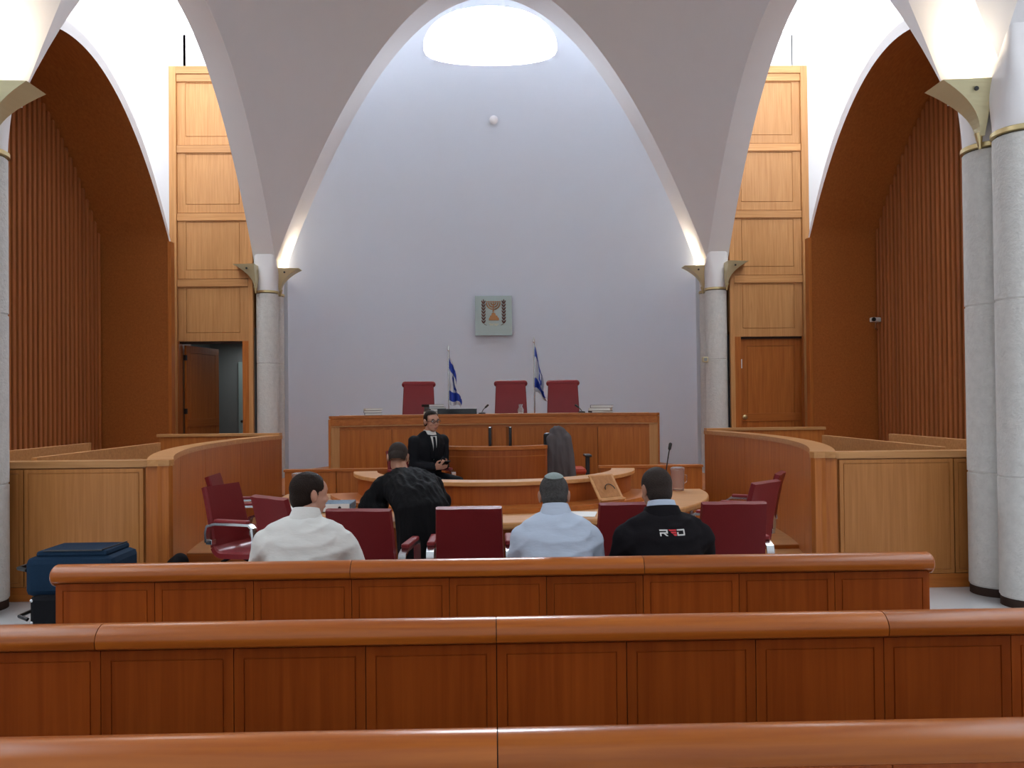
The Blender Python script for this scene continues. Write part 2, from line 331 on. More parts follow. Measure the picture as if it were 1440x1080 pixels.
# ------------------------------------------------------------------ panelled towers with doors behind the columns
PLAT = .30
for sx in (-1, 1):
    xa, xb = 5.92, 4.46
    def bx(name, mat, par, a, b, y0, y1, z0, z1, bevel=.004): return box1(name, mat, par, min(sx*a, sx*b), max(sx*a, sx*b), y0, y1, z0, z1, bevel=bevel)
    tw = empty('panelled_tower', (sx*5.2, 15.1, 0), 'tall pale oak panelled tower above the %s' % ('open doorway' if sx < 0 else 'closed door'), 'wall panelling', kind='structure')
    bx('body', 'pale', tw, xa, xb, 14.86, 15.6, 2.95, 7.85)
    bx('stile', 'pale', tw, xa+.03, xa-.10, 14.78, 14.88, 0, 7.93); bx('stile', 'pale', tw, xb+.06, xb-.02, 14.80, 14.88, 0, 7.93)
    bx('top_rail', 'palex', tw, xa-.10, xb+.06, 14.78, 14.88, 7.79, 7.93)
    bx('side_panel', 'pale', tw, xa, xa-.05, 14.88, 15.6, 0, 7.85)
    for i, (z0, z1) in enumerate(((2.84, 3.98), (4.0, 5.20), (5.22, 6.46), (6.48, 7.78))):
        a, b = xa-.105, xb+.065; u = Vector((1, 0, 0)); o = Vector((min(sx*a, sx*b), 14.86, z0)); wd = a-b
        f = MB().fpanel(o, u, (0, 0, 1), (0, -1, 0), wd, z1-z0, m=.15, g=.014, d=.012, th=.03).build('panel', 'pale', tw, bevel=0)
        bx('rail', 'palex', tw, a-.0, b, 14.80, 14.85, z1-.13, z1+.005, .002)
    if sx > 0:
        d = struct('door_1', MB().fpanel((4.64, 14.93, PLAT), (1, 0, 0), (0, 0, 1), (0, -1, 0), 1.16, 2.5, m=.13, g=.012, d=.01, th=.03), 'oak')
        box1('mid_rail', 'oakx', d, 4.66, 5.78, 14.885, 14.90, 1.25, 1.40)
        MB().lathe([(.045, 0), (.045, .015), (.028, .02), (.026, .05), (.012, .052)], T=Matrix.Translation((4.72, 14.885, 1.33)) @ Matrix.Rotation(R(90), 4, 'X')).build('door_knob', 'brass', d, True)
        box1('lintel', 'dark', d, 4.60, 5.82, 14.86, 15.0, 2.80, 2.84)
        box1('side_lining', 'oak', d, 5.80, 5.88, 14.80, 15.0, 0, 2.84); box1('side_lining', 'oak', d, 4.52, 4.64, 14.82, 15.0, 0, 2.84)
        tag(box1('lock_plate', 'white', None, 4.655, 4.68, 14.89, 14.90, 2.25, 2.42), 'small white plate on the closed oak door', 'door plate')
    else:
        d = struct('door_2', MB().box(-5.84, -4.60, 14.86, 15.0, 2.80, 2.86), 'dark')
        box1('side_lining', 'oak', d, -5.88, -5.80, 14.80, 15.0, 0, 2.84); box1('side_lining', 'oak', d, -4.64, -4.52, 14.82, 15.0, 0, 2.84)
        lf = MB().fpanel((0, 0, 0), (1, 0, 0), (0, 0, 1), (0, -1, 0), 1.14, 2.48, m=.13, g=.012, d=.01, th=.04).build('door_leaf', 'oak', d)
        lf.location = Vector((-5.78, 15.02, PLAT)); lf.rotation_euler = (0, 0, R(79)); box1('mid_rail', 'oakx', None, .02, 1.12, -.05, -.03, .95, 1.1).parent = lf
        for z in (.3, 1.2, 2.2): box1('hinge', 'black', None, -.03, .02, -.05, .0, z, z+.1).parent = lf
        cw = struct('wall_corridor', MB().box(-6.3, -4.4, 17.6, 17.7, 0, 3), 'grey')
        box1('corridor_side', 'grey', cw, -6.3, -6.2, 15.0, 17.6, 0, 3, bevel=0); box1('corridor_side', 'grey', cw, -4.55, -4.45, 15.0, 17.6, 0, 3, bevel=0); box1('corridor_roof', 'grey', cw, -6.3, -4.45, 15.0, 17.7, 3, 3.1, bevel=0)
        cl_ = bpy.data.lights.new('corridor_fill', 'AREA'); cl_.energy = 5; cl_.size = .6; co = bpy.data.objects.new('corridor_fill', cl_); COL.objects.link(co); co.location = (-5.1, 16.9, 2.95)  # area light added to brighten the corridor, no fixture known there
        d3 = struct('door_3', MB().fpanel((-5.58, 17.58, PLAT), (1, 0, 0), (0, 0, 1), (0, -1, 0), .80, 2.3, m=.1, g=.012, d=.01, th=.04), 'doorpale')
        MB().ell((-5.50, 17.5, 1.3), (.03, .03, .03)).build('door_knob', 'black', d3, True)

# ------------------------------------------------------------------ stone columns
def column(sx, y, label, base=0, r=RC, zr=3.72):
    c = empty('stone_column', (sx*XC, y, 0), label, 'column', 'twin stone columns')
    MB().lathe([(r*.97, 0), (r*.97, .06), (r*.95, .07)], (sx*XC, y, 0), 28).build('plinth', 'dark', c, True)
    zz = [.07, 1.02, 2.42, zr]
    for a, b in zip(zz, zz[1:]):
        MB().lathe([(r-.008, a), (r-.008, a+.006), (r, a+.014), (r, b-.008), (r-.008, b-.001)], (sx*XC, y, 0), 36).build('drum', 'stone', c, True)
    MB().lathe([(r-.02, zr), (r-.02, zr+.012)], (sx*XC, y, 0), 30).build('joint', 'joint', c, True)
    MB().lathe([(r+.004, zr+.01), (r+.014, zr+.016), (r+.014, zr+.048), (r+.004, zr+.055)], (sx*XC, y, 0), 36).build('brass_ring', 'brass', c, True)
    rings = []
    for i in range(9):
        t_ = i/8; z = zr+.055+(ZS+.30-zr-.055)*t_; ex = 1-.72*min(1, t_*1.5)**1.3
        rings.append([(sx*XC+(r-.004)*math.copysign(abs(math.cos(a))**ex, math.cos(a)), y+(r-.004)*math.copysign(abs(math.sin(a))**ex, math.sin(a)), z) for a in [2*PI*k/48 for k in range(48)]])
    MB().loft(rings).build('plaster_neck', 'plaster', c, True)
SIDE = {-1: 'the suitcase', 1: 'the security camera'}
for sx in (-1, 1):
    a = 'beside the blue suitcase' if sx < 0 else 'across the hall from the blue suitcase'
    column(sx, 6.235, 'pale stone column %s, audience side of its pair' % a); column(sx, 6.645, 'pale stone column %s, judges side of its pair' % a)
    a = 'by the open doorway' if sx < 0 else 'by the closed oak door'
    column(sx, 14.98, 'pale stone column %s, court side of its pair' % a); column(sx, 15.38, 'pale stone column %s, wall side of its pair' % a)
def uplight(x, y, dx, label, lit=True, watt=LAMP_W, oy=0):          # wedge bracket that opens upward, dx = direction it points
    z0, z1 = 3.80, 4.22; o = empty('wall_uplight', (x, y, z0), label, 'lamp', 'brass column uplights')
    def prof(t): return .04+.36*t**2.2
    def width(t): return .035+.15*t
    rings = []; inner = []
    for i in range(13):
        t = i/12; z = z0+(z1-z0)*t; e = prof(t); w = width(t)
        rings.append([(x, y-w, z), (x+dx*e, y-w*.75, z), (x+dx*e, y+w*.75, z), (x, y+w, z)])
    for i in range(12, 4, -1):
        t = i/12; z = z0+(z1-z0)*t+.02*(12-i)/12; e = prof(t)-.02; w = width(t)-.015
        inner.append([(x+dx*.015, y-w, z), (x+dx*e, y-w*.75, z), (x+dx*e, y+w*.75, z), (x+dx*.015, y+w, z)])
    MB().loft(rings+inner).build('bracket', 'brassdull', o)
    MB().tube([(x+dx*.03, y, z0+.03), (x+dx*.02, y, z0-.10)], [.035, .012], 10).build('stem', 'brass', o, True)
    for k in (-1, 1): MB().lathe([(.018, 0), (.018, .01)], n=12, T=Matrix.Translation((x+dx*.14, y+k*.155, z1-.08)) @ Matrix.Rotation(R(90), 4, 'X')).build('rivet', 'black', o)
    if lit:
        MB().box(min(x+dx*.05, x+dx*.25), max(x+dx*.05, x+dx*.25), y-.08, y+.08, z1-.075, z1-.06).build('bulb', 'bulb', o)
        l = bpy.data.lights.new('uplight_lamp', 'AREA'); l.shape = 'RECTANGLE'; l.size = .2; l.size_y = .16; l.energy = watt; l.color = (1, .86, .66); l.spread = R(150)
        lo = bpy.data.objects.new('uplight_lamp', l); COL.objects.link(lo); lo.parent = o; lo.location = (dx*.24, oy, z1-z0+.01); lo.rotation_euler = (R(180-(30 if oy else 0)), 0, 0)
for sx in (-1, 1):
    q = 'open doorway' if sx < 0 else 'closed oak door'
    uplight(sx*(XC-.17), 15.18, -sx, 'brass wedge uplight on the nave face of the columns by the %s' % q, oy=.12)
    uplight(sx*(XC+.11), 14.70, sx, 'brass wedge bracket facing the oak tower over the %s' % q, lit=False)
    uplight(sx*(XC-.17), 6.46, -sx, 'large brass wedge uplight on the columns %s' % ('beside the suitcase' if sx < 0 else 'across the hall from the suitcase'), watt=12)

# ------------------------------------------------------------------ floors of the court: steps
st1 = struct('trim_1', MB().box(-3.6, 3.6, 8.5, 12.0, 0, .085), 'oakx')
box1('tread', 'palex', st1, -3.6, 3.6, 8.5, 12.0, .085, .095)
struct('trim_2', MB().box(2.0, 3.6, 7.4, 8.5, 0, .05), 'palex')
pf = struct('floor_platform', MB().box(-3.9, 3.9, 12.0, 19.6, 0, PLAT), 'oaky'); box1('bench_floor', 'oaky', pf, -2.6, 2.6, 9.77, 12.0, 0, PLAT); box1('clerk_floor', 'oaky', pf, -1.22, 1.22, 8.2, 9.77, 0, PLAT)
struct('floor_aisle', MB().box(-6.9, -4.4, 12.2, 17.6, 0, PLAT-.005), 'oaky'); struct('floor_aisle.001', MB().box(4.4, 6.9, 12.2, 15.6, 0, PLAT-.005), 'oaky')

# ------------------------------------------------------------------ side boxes
def pewline(par, x, y0, y1, sx, z=1.2):
    box1('back_board', 'palex', par, min(x, x+sx*.05), max(x, x+sx*.05), y0, y1, .1, z)
for sx in (-1, 1):
    sd = 'open doorway' if sx < 0 else 'closed oak door'
    b = empty('enclosure', (sx*4.2, 7.2, 0), 'oak panelled side enclosure with a curved wall, on the %s side' % sd, 'enclosure')
    def bx(name, mat, a0, a1, *r, bevel=.004): return box1(name, mat, b, min(sx*a0, sx*a1), max(sx*a0, sx*a1), *r, bevel=bevel)
    ZT = 1.19
    bx('front_core', 'boxoak', 2.98, 6.75, 6.90, 7.0, .0, ZT-.03); bx('plinth', 'oakx', 2.98, 6.75, 6.87, 6.90, 0, .12)
    for x0, x1 in ((3.0, 4.0), (4.01, 5.05), (5.06, 6.1)):
        a = min(sx*x0, sx*x1); MB().fpanel((a, 6.90, .125), (1, 0, 0), (0, 0, 1), (0, -1, 0), x1-x0, ZT-.125-.07, m=.03, g=.008, d=.006, th=.03).build('panel', 'boxoak', b)
    bx('front_cap', 'palex', 2.97, 6.75, 6.868, 7.02, ZT-.06, ZT)
    # curved wall toward the tables
    c, r, a0, a1 = arc3((sx*2.76, 6.90), (sx*3.18, 12.0), .42*(1 if sx < 0 else -1))
    for i in range(4):
        t0 = a0+(a1-a0)*i/4; t1 = a0+(a1-a0)*(i+1)/4; e = (a1-a0)*.0007
        MB().arcwall(c, r, r+.06, t0+e, t1-e, 0, ZT-.05, 10).build('curved_panel', 'oak', b, True)
    MB().arcwall(c, r+.05, r+.12, a0, a1, 0, ZT-.05, 30).build('curved_core', 'oak', b, True)
    MB().arcwall(c, r-.01, r+.20, a0, a1, ZT-.05, ZT+.005, 40).build('curved_cap', 'palex', b, True)
    MB().prism([(sx*2.76, 6.90), (sx*2.78, 6.86), (sx*2.98, 6.88), (sx*2.98, 7.02), (sx*2.9, 7.06)], 0, ZT-.05, 'z').build('corner_post', 'oak', b)
    MB().prism([(sx*2.75, 6.90), (sx*2.77, 6.85), (sx*2.99, 6.86), (sx*2.99, 7.03), (sx*2.88, 7.1)], ZT-.05, ZT, 'z').build('corner_cap', 'palex', b)
    bx('end_wall', 'oak', 3.2, 5.0, 11.98, 12.06, 0, ZT); bx('end_cap', 'palex', 3.2, 5.02, 11.95, 12.1, ZT, ZT+.04)
    for k, (x, y0, y1) in enumerate(((4.02, 7.1, 9.7), (4.95, 7.3, 9.9))):
        p = empty('side_pew', (sx*x, (y0+y1)/2, 0), 'oak pew inside the side enclosure, %s row, on the %s side' % ('front' if k == 0 else 'rear', sd), 'pew', 'pews in the side enclosures')
        box1('back_board', 'palex', p, min(sx*x, sx*x+sx*.05), max(sx*x, sx*x+sx*.05), y0, y1, .1, 1.21); box1('seat', 'palex', p, min(sx*x, sx*x-sx*.34), max(sx*x, sx*x-sx*.34), y0, y1, .42, .46)
        for y in (y0, y1-.05): box1('pew_end', 'oak', p, min(sx*x+sx*.05, sx*x-sx*.34), max(sx*x+sx*.05, sx*x-sx*.34), y, y+.05, 0, .6)

# ------------------------------------------------------------------ audience pews
def pew(y, segs, label, nseg=1.36, zt=.90):
    x0 = segs[0]; x1 = segs[-1]; p = empty('pew', ((x0+x1)/2, y, 0), label, 'pew', 'audience pews')
    yf = y+.035
    prof = []
    for k in range(13):
        a = PI*.62-PI*1.18*k/12 if False else PI*(1.12-1.30*k/12); prof.append((y+.055+.062*math.cos(a), zt-.052+.052*math.sin(a)))
    prof += [(y+.105, zt-.085), (y+.03, zt-.085), (y+.012, zt-.08)]
    MB().box(x0+.004, x1-.004, yf+.015, yf+.045, .05, zt-.05).build('back_core', 'dark', p)
    MB().prism([(y+.055+(q[0]-y-.055)*.93, zt-.052+(q[1]-zt+.052)*.93) for q in prof], x0+.004, x1-.004, 'x').build('rail_core', 'dark', p)
    for a, c in zip(segs, segs[1:]):
        MB().prism(prof, a+.0015, c-.0015, 'x').build('rail', 'rail', p, True)
        for i in range(3):
            q0 = a+(c-a)*i/3; q1 = a+(c-a)*(i+1)/3
            MB().fpanel((q0+.0015, yf+.018, .07), (1, 0, 0), (0, 0, 1), (0, -1, 0), q1-q0-.003, zt-.085-.075, m=.032, g=.005, d=.004, th=.016).build('panel', 'pew', p)
            MB().fpanel((q0+.0015, yf+.042, .5), (1, 0, 0), (0, 0, 1), (0, 1, 0), q1-q0-.003, zt-.6, m=.03, g=.005, d=.004, th=.012).build('inner_panel', 'pew', p)
    MB().box(x0+.01, x1-.01, yf+.06, yf+.47, .40, .44).build('seat', 'rail', p, bevel=.01)
    MB().box(x0, x1, yf, yf+.06, 0, .07).build('plinth', 'pew', p)
    for x in segs[:-1]+[segs[-1]-.05]: box1('pew_end', 'pew', p, x, x+.05, yf+.062, yf+.45, 0, .41)
    for x in (x0, x1): MB().ell((x, y+.055, zt-.052), (.02, .06, .05)).build('rail_end', 'rail', p, True)
    return p
pew(3.80, [-2.09, -.69, .71, 2.11], 'shorter oak pew the men sit on, with rounded rail')
pew(2.74, [-2.72, -1.36, 0, 1.36, 2.72], 'long oak pew between the shorter pew and the rearmost one')
pew(1.78, [-2.72, -1.36, 0, 1.36, 2.72], 'rearmost long oak pew, farthest from the judges')

# ------------------------------------------------------------------ counsel table, counters, judges bench
TC = (0, 8.06)
t = empty('curved_table', (0, 6.4, 0), 'crescent-shaped oak counsel table with a raised inner screen', 'table')
A0, A1 = PI*1.0, PI*2.0
MB().arcwall(TC, 1.36, 2.10, A0-.02, A1+.02, .70, .75, 56).build('table_top', 'palex', t, True, bevel=.012)
MB().arcwall(TC, 1.28, 1.36, A0+.12, A1-.12, .10, .95, 48).build('screen', 'deskred', t, True)
MB().arcwall(TC, 1.17, 1.40, A0+.10, A1-.10, .95, .985, 48).build('screen_cap', 'palex', t, True, bevel=.005)
MB().arcwall(TC, 1.36, 1.62, A0+.2, A1-.2, .75, .79, 48).build('inner_step', 'oakx', t, True)
for a in (1.04, 1.28, 1.5, 1.72, 1.96):
    MB().tube([(TC[0]+1.95*math.cos(PI*a), TC[1]+1.95*math.sin(PI*a), 0), (TC[0]+1.95*math.cos(PI*a), TC[1]+1.95*math.sin(PI*a), .70)], .025, 12).build('leg', 'chrome', t, True)
for sx in (-1, 1):
    lw = empty('low_screen', (sx*1.95, 9.8, PLAT), 'low straight oak screen behind the %s end of the crescent table' % ('binder' if sx < 0 else 'water pitcher'), 'screen')
    for i, (x0, x1) in enumerate(((1.3, 1.93), (1.94, 2.56))): box1('panel', 'oak', lw, min(sx*x0, sx*x1), max(sx*x0, sx*x1), 9.78, 9.84, PLAT, .83)
    box1('cap', 'oakx', lw, min(sx*1.28, sx*2.57), max(sx*1.28, sx*2.57), 9.76, 9.88, .83, .86)
# clerk's curved counter
ck = empty('clerk_desk', (0.02, 9.6, PLAT), 'bow-fronted oak clerk counter below the judges bench', 'desk')
cc, cr_, ca0, ca1 = arc3((-.58, 9.40), (.62, 9.40), -.22)
MB().arcwall(cc, cr_-.05, cr_, ca0, ca1, PLAT, 1.10, 26).build('front', 'deskred', ck, True)
MB().arcwall(cc, cr_-.08, cr_+.012, ca0, ca1, 1.10, 1.145, 26).build('rim', 'oakx', ck, True, bevel=.004)
MB().arcwall(cc, cr_-.02, cr_+.006, ca0, ca1, 1.02, 1.03, 26).build('bead', 'oakx', ck, True)
box1('desk_top', 'palex', ck, -.5, .54, 9.36, 9.85, .95, .99)
for x in (-.58, .58): box1('side', 'deskred', ck, x, x+.04, 9.38, 9.85, PLAT, 1.12)
# judges bench: concave toward the hall
jb = empty('judges_bench', (0, 10.9, PLAT), 'long curved oak judges bench below the emblem', 'bench')
jc, jr, ja0, ja1 = arc3((-2.14, 10.5), (2.16, 10.5), .55)
def jarc(n, m, r0, r1, z0, z1, t0=0, t1=1, **k): return MB().arcwall(jc, jr+r0, jr+r1, ja0+(ja1-ja0)*t0, ja0+(ja1-ja0)*t1, z0, z1, 30).build(n, m, jb, True, **k)
jarc('core', 'oak', .03, .09, PLAT, 1.45); jarc('top', 'oakx', -.02, .10, 1.455, 1.495, bevel=.005); jarc('top_back', 'palex', .10, .62, 1.455, 1.492, .06, .94); jarc('top_band', 'oakx', -.012, .03, 1.365, 1.455)
jarc('bead', 'palex', -.016, .03, 1.350, 1.362); jarc('base', 'oakx', -.005, .03, PLAT, .42)
for i in range(6): jarc('panel', 'oak', .008, .03, .43, 1.30, .025+.95*i/6+.001, .025+.95*(i+1)/6-.001)
jarc('upper_rail', 'oakx', .012, .03, 1.30, 1.35)
for t0 in (0, .975): jarc('end_stile', 'pale', -.004, .03, .42, 1.35, t0, t0+.025)
for sx in (-1, 1):
    q = Vector((sx*2.15, 10.5)); box1('end_panel', 'oak', jb, q.x-.03+sx*.0, q.x+.03, 10.52, 11.1, PLAT, 1.45)

# ------------------------------------------------------------------ chairs
def shell_profile(h, zs=.46, depth=.46, lean=.10, th=.05):    # side profile of seat and back, (y, z), facing +Y
    pts = [(depth*.5, zs-.02), (depth*.45, zs+.012), (0, zs), (-depth*.38, zs-.006)]
    for k in range(1, 7): a = k/6*PI/2*.93; pts.append((-depth*.38-.09*math.sin(a), zs-.006+.09*(1-math.cos(a))))
    y0, z0 = pts[-1]
    for k in range(1, 8): q = k/7; pts.append((y0-lean*q*(.6+.4*q), z0+(h-z0)*q))
    return pts
def sweep(pts, w0, w1, th, mb=None, i0=0):
    mb = mb or MB(); rings = []
    for i, (y, z) in enumerate(pts):
        a, b = pts[max(i-1, 0)], pts[min(i+1, len(pts)-1)]; d = Vector((b[0]-a[0], b[1]-a[1])).normalized(); nx = Vector((-d.y, d.x))
        w = w0+(w1-w0)*i/(len(pts)-1); ring = []
        for u, v in ((-1, -.25), (-.97, .5), (-.6, .62), (0, .5), (.6, .62), (.97, .5), (1, -.25), (.94, -.5), (0, -.5), (-.94, -.5)):
            ring.append((u*w/2, y-nx.x*v*th, z-nx.y*v*th) if False else (u*w/2, y+nx.x*v*th, z+nx.y*v*th))
        rings.append(ring)
    return mb.loft(rings)
def make_chair():
    c = empty('conference_chair', (0, 0, 0))
    P = shell_profile(.99)
    k = 9
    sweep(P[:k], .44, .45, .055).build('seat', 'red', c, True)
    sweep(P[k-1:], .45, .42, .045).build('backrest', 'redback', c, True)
    for s in (-1, 1):
        x = s*.255
        a = MB()
        pts = [(x, .16, .44), (x, .175, .60), (x, .165, .69), (x, .13, .715), (x, 0, .715), (x, -.20, .71), (x, -.27, .69), (x, -.285, .64), (x, -.28, .56)]
        rings = []
        for i, p in enumerate(pts):
            p = Vector(p); d = (Vector(pts[min(i+1, len(pts)-1)])-Vector(pts[max(i-1, 0)])).normalized(); nn = Vector((1, 0, 0)).cross(d)
            rings.append([p+Vector((u*.024, 0, 0))+nn*v*.010 for u, v in ((-1, -1), (1, -1), (1, 1), (-1, 1))])
        arm = a.loft(rings).build('arm', 'chrome', c, True)
        MB().box(x-.026, x+.026, -.20, .12, .72, .75).build('arm_pad', 'red', arm, bevel=.01)
        box1('arm_bracket', 'chrome', arm, min(x, x-s*.05), max(x, x-s*.05), .13, .19, .415, .44); box1('arm_bracket', 'chrome', arm, min(x, x-s*.05), max(x, x-s*.05), -.30, -.24, .54, .58)
    MB().lathe([(.03, .08), (.03, .25), (.022, .25), (.022, .41), (.10, .415), (.10, .435)], n=16).build('gas_lift', 'chrome', c, True)
    for i in range(5):
        a = 2*PI*i/5+.3; q = Vector((math.cos(a), math.sin(a), 0))
        l = MB().tube([q*.02+Vector((0, 0, .11)), q*.28+Vector((0, 0, .075))], [.026, .015], 8).build('base_leg', 'chrome', c, True)
        MB().lathe([(.028, -.012), (.028, .012)], n=14, T=Matrix.Translation(q*.28+Vector((0, 0, .028))) @ Matrix.Rotation(a, 4, 'Z') @ Matrix.Rotation(PI/2, 4, 'X')).build('castor', 'black', l, True)
    return c
def place(o, x, y, rz, label, group, cat='chair', z=0):
    o.location = (x, y, z); o.rotation_euler = (0, 0, rz); return tag(o, label, cat, group)
ch0 = make_chair(); G = 'red conference chairs around the crescent table'
spots = [(-.81, 5.36, R(-7), 'red leather conference chair between the white-shirted man and the robed lawyer'), (-.165, 5.40, R(0), 'empty red conference chair between the robed lawyer and the kippah wearer'),
         (.86, 5.50, R(3), 'red leather conference chair between the light blue shirt and the black printed jacket'), (1.55, 5.46, R(-2), 'empty red conference chair on the far side of the black printed jacket'),
         (-1.94, 6.55, R(-112), 'empty red leather chair turned sideways beside the black bags'), (-1.38, 6.02, R(-40), 'red conference chair partly behind the white-shirted man, by loose papers'),
         (-2.32, 7.68, R(-85), 'red conference chair behind the one turned sideways, at the enclosure wall'), (1.94, 6.64, R(42), 'red conference chair near the rounded end of the table by the pitcher'),
         (2.26, 7.32, R(62), 'red conference chair closest to the curved wall on the closed-door side')]
for i, (x, y, rz, lb) in enumerate(spots): place(ch0 if i == 0 else copy_tree(ch0), x, y, rz, lb, G)
def make_judge_chair():
    c = empty('high_back_chair', (0, 0, 0)); P = shell_profile(1.34, zs=.5, depth=.5, lean=.16)
    sweep(P[:9], .52, .54, .09).build('seat', 'red', c, True)
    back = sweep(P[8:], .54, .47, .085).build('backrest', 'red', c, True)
    y, z = P[-1]
    MB().cap((-.215, y+.0, z-.01), (.215, y, z-.01), .052, n=16).build('head_roll', 'red', back, True)
    for i, zz in enumerate((.80, .84, .88)):
        MB().cap((-.2+.03*i, P[-1][0]+.13-.03*i, zz), (.2-.03*i, P[-1][0]+.13-.03*i, zz), .012, n=8).build('crease_fold', 'redback', back, True)
    for s in (-1, 1):
        x = s*.30; arm = MB().tube([(x, .18, .46), (x, .19, .66), (x, .1, .70), (x, -.2, .68), (x, -.27, .6)], .016, 8).build('arm', 'chrome', c, True)
        MB().box(x-.03, x+.03, -.2, .14, .70, .73).build('arm_pad', 'red', arm, bevel=.01)
    MB().lathe([(.035, .08), (.035, .28), (.025, .28), (.025, .45), (.14, .455)], n=16).build('gas_lift', 'chrome', c, True)
    for i in range(5):
        a = 2*PI*i/5; q = Vector((math.cos(a), math.sin(a), 0)); MB().tube([q*.02+Vector((0, 0, .11)), q*.32+Vector((0, 0, .04))], [.028, .02], 8).build('base_leg', 'chrome', c, True)
    return c
struct('floor_dais', MB().box(-2.0, 2.0, 11.55, 13.6, PLAT, .62), 'oaky')
jc0 = make_judge_chair(); G = 'high-backed red judges chairs'
for i, (x, y, rz, lb) in enumerate(((-1.17, 12.25, R(183), 'high-backed red judge chair standing alone behind the open laptop'), (.26, 12.2, R(179), 'high-backed red judge chair directly below the emblem'), (1.07, 12.25, R(176), 'high-backed red judge chair next to the taller flag'))):
    place(jc0 if i == 0 else copy_tree(jc0), x, y, rz, lb, G, z=.62)

# ------------------------------------------------------------------ flags and emblem
def flag(x, y, ztop, label, seed, wide):
    rn = random.Random(seed); o = empty('flag_on_pole', (x, y, .62), label, 'flag', 'flags behind the bench')
    MB().tube([(x, y, .66), (x, y, ztop)], .013, 10).build('pole', 'chrome', o, True)
    MB().lathe([(.014, 0), (.020, .01), (.010, .06), (.002, .10)], (x, y, ztop), 12).build('finial', 'chrome', o, True)
    MB().lathe([(.16, .62), (.16, .64), (.03, .67), (.02, .70)], (x, y, 0), 20).build('foot', 'chrome', o, True)
    nu, nv = 64, 70; H = .95; zt = ztop-.02; mb = MB(); vs = []
    for j in range(nv+1):
        v = j/nv
        for i in range(nu+1):
            u = i/nu
            sp = (.05+wide*(.25+.75*v))*(u**.8); sag = .42*u*(1-.75*v)+.04*math.sin(5*u+seed)
            vs.append((x+.012+sp*(1+.15*math.sin(9*v+seed)), y+.05*math.sin(u*13+1.5*v+seed)*(.3+.7*v)-.02, zt-H*v*(.86)-sag*(.85+.15*v)))
    fs = []; mi = []
    tri = [[(math.cos(PI/2+2*PI*k/3+ph), math.sin(PI/2+2*PI*k/3+ph)) for k in range(3)] for ph in (0, PI)]
    def segd(p, a, b):
        ax, ay = a; bx_, by = b; dx, dy = bx_-ax, by-ay; t_ = max(0, min(1, ((p[0]-ax)*dx+(p[1]-ay)*dy)/(dx*dx+dy*dy))); return math.hypot(p[0]-ax-t_*dx, p[1]-ay-t_*dy)
    for j in range(nv):
        for i in range(nu):
            fs.append((j*(nu+1)+i, j*(nu+1)+i+1, (j+1)*(nu+1)+i+1, (j+1)*(nu+1)+i)); u, v = (i+.5)/nu, (j+.5)/nv
            blue = .08 < v < .28 or .72 < v < .92
            pp = ((u-.5)*1.38/.24, (v-.5)/.24*-1)
            if not blue: blue = any(segd(pp, T_[k], T_[(k+1) % 3]) < .14 for T_ in tri for k in range(3))
            mi.append(1 if blue else 0)
    cl = mb.add(vs, fs).build('flag_cloth', 'flagw', o, True, mats=['flagw', 'flagb'], fmi=mi); sd = cl.modifiers.new('thickness', 'SOLIDIFY'); sd.thickness = .004
flag(-.735, 13.0, 2.50, 'shorter blue and white striped flag with star, hanging limp beside the lone chair', 1, .15)
flag(.665, 13.05, 2.63, 'taller blue and white striped flag with star, hanging limp between two judge chairs', 4, .14)
EY = YA+AP_D-.16; e = empty('state_emblem', (0.0, EY, 3.30), 'pale green glass plaque with a bronze menorah between olive branches', 'emblem')
EX, EZ, EW, EH = 0.01, 3.80, .455, .49
MB().box(EX-EW, EX+EW, EY, EY+.02, EZ-EH, EZ+EH).build('glass_plaque', 'emblemglass', e, bevel=.004)
for ax in (-.4, .4):
    for az in (-.43, .43): MB().tube([(EX+ax, EY+.02, EZ+az), (EX+ax, EY+.11, EZ+az)], .012, 8).build('standoff', 'chrome', e)
u = EW/375.0                                            # the plaque is 750 units wide
def ep(px, pz, dy=0): return (EX+(px-565)*u, EY-.012-dy, EZ+(548-pz)*u)
mn = MB()
for r in (46, 92, 138): mn.tube([ep(562+r*math.cos(PI*k/18), 285+r*.98*math.sin(PI*k/18)) for k in range(19)], 11.5*u, 8)
mn.tube([ep(562, 275), ep(562, 470)], 10*u, 8)
mn.box(ep(418, 0)[0], ep(706, 0)[0], EY-.025, EY-.004, ep(0, 275)[2], ep(0, 260)[2])
for k in range(7): mn.lathe([(9*u, 0), (12*u, 8*u), (6*u, 14*u)], ep(424+46*k, 268), 8)
for z in (455, 492): mn.ell(ep(562, z), (24*u, .012, 10*u))
men = mn.build('menorah', 'bronze', e, True)
MB().prism([(q[0], q[2]) for q in (ep(528, 500), ep(600, 500), ep(612, 545), ep(642, 552), ep(650, 585), ep(672, 595), ep(676, 645), ep(468, 645), ep(474, 595), ep(490, 585), ep(494, 552), ep(520, 545))], EY-.03, EY-.002, 'y').build('menorah_base', 'bronze', men)
for s in (-1, 1):
    bx0 = 568+s*206; br = MB().tube([ep(bx0, 250), ep(bx0, 690), ep(bx0-s*18, 725), ep(bx0-s*60, 745)], 5*u, 6).build('olive_branch', 'bronzedark', e, True)
    for k in range(7):
        z = 275+66*k
        for w in (-1, 1):
            T = Matrix.Translation(ep(bx0+w*22, z)) @ Matrix.Rotation(w*R(28), 4, 'Y'); MB().ell((0, 0, 0), (13*u, .008, 40*u), T, 8, 6).build('leaf', 'bronzedark', br, True)
    MB().ell(ep(bx0, 245), (10*u, .008, 34*u), None, 8, 6).build('leaf', 'bronzedark', br, True)
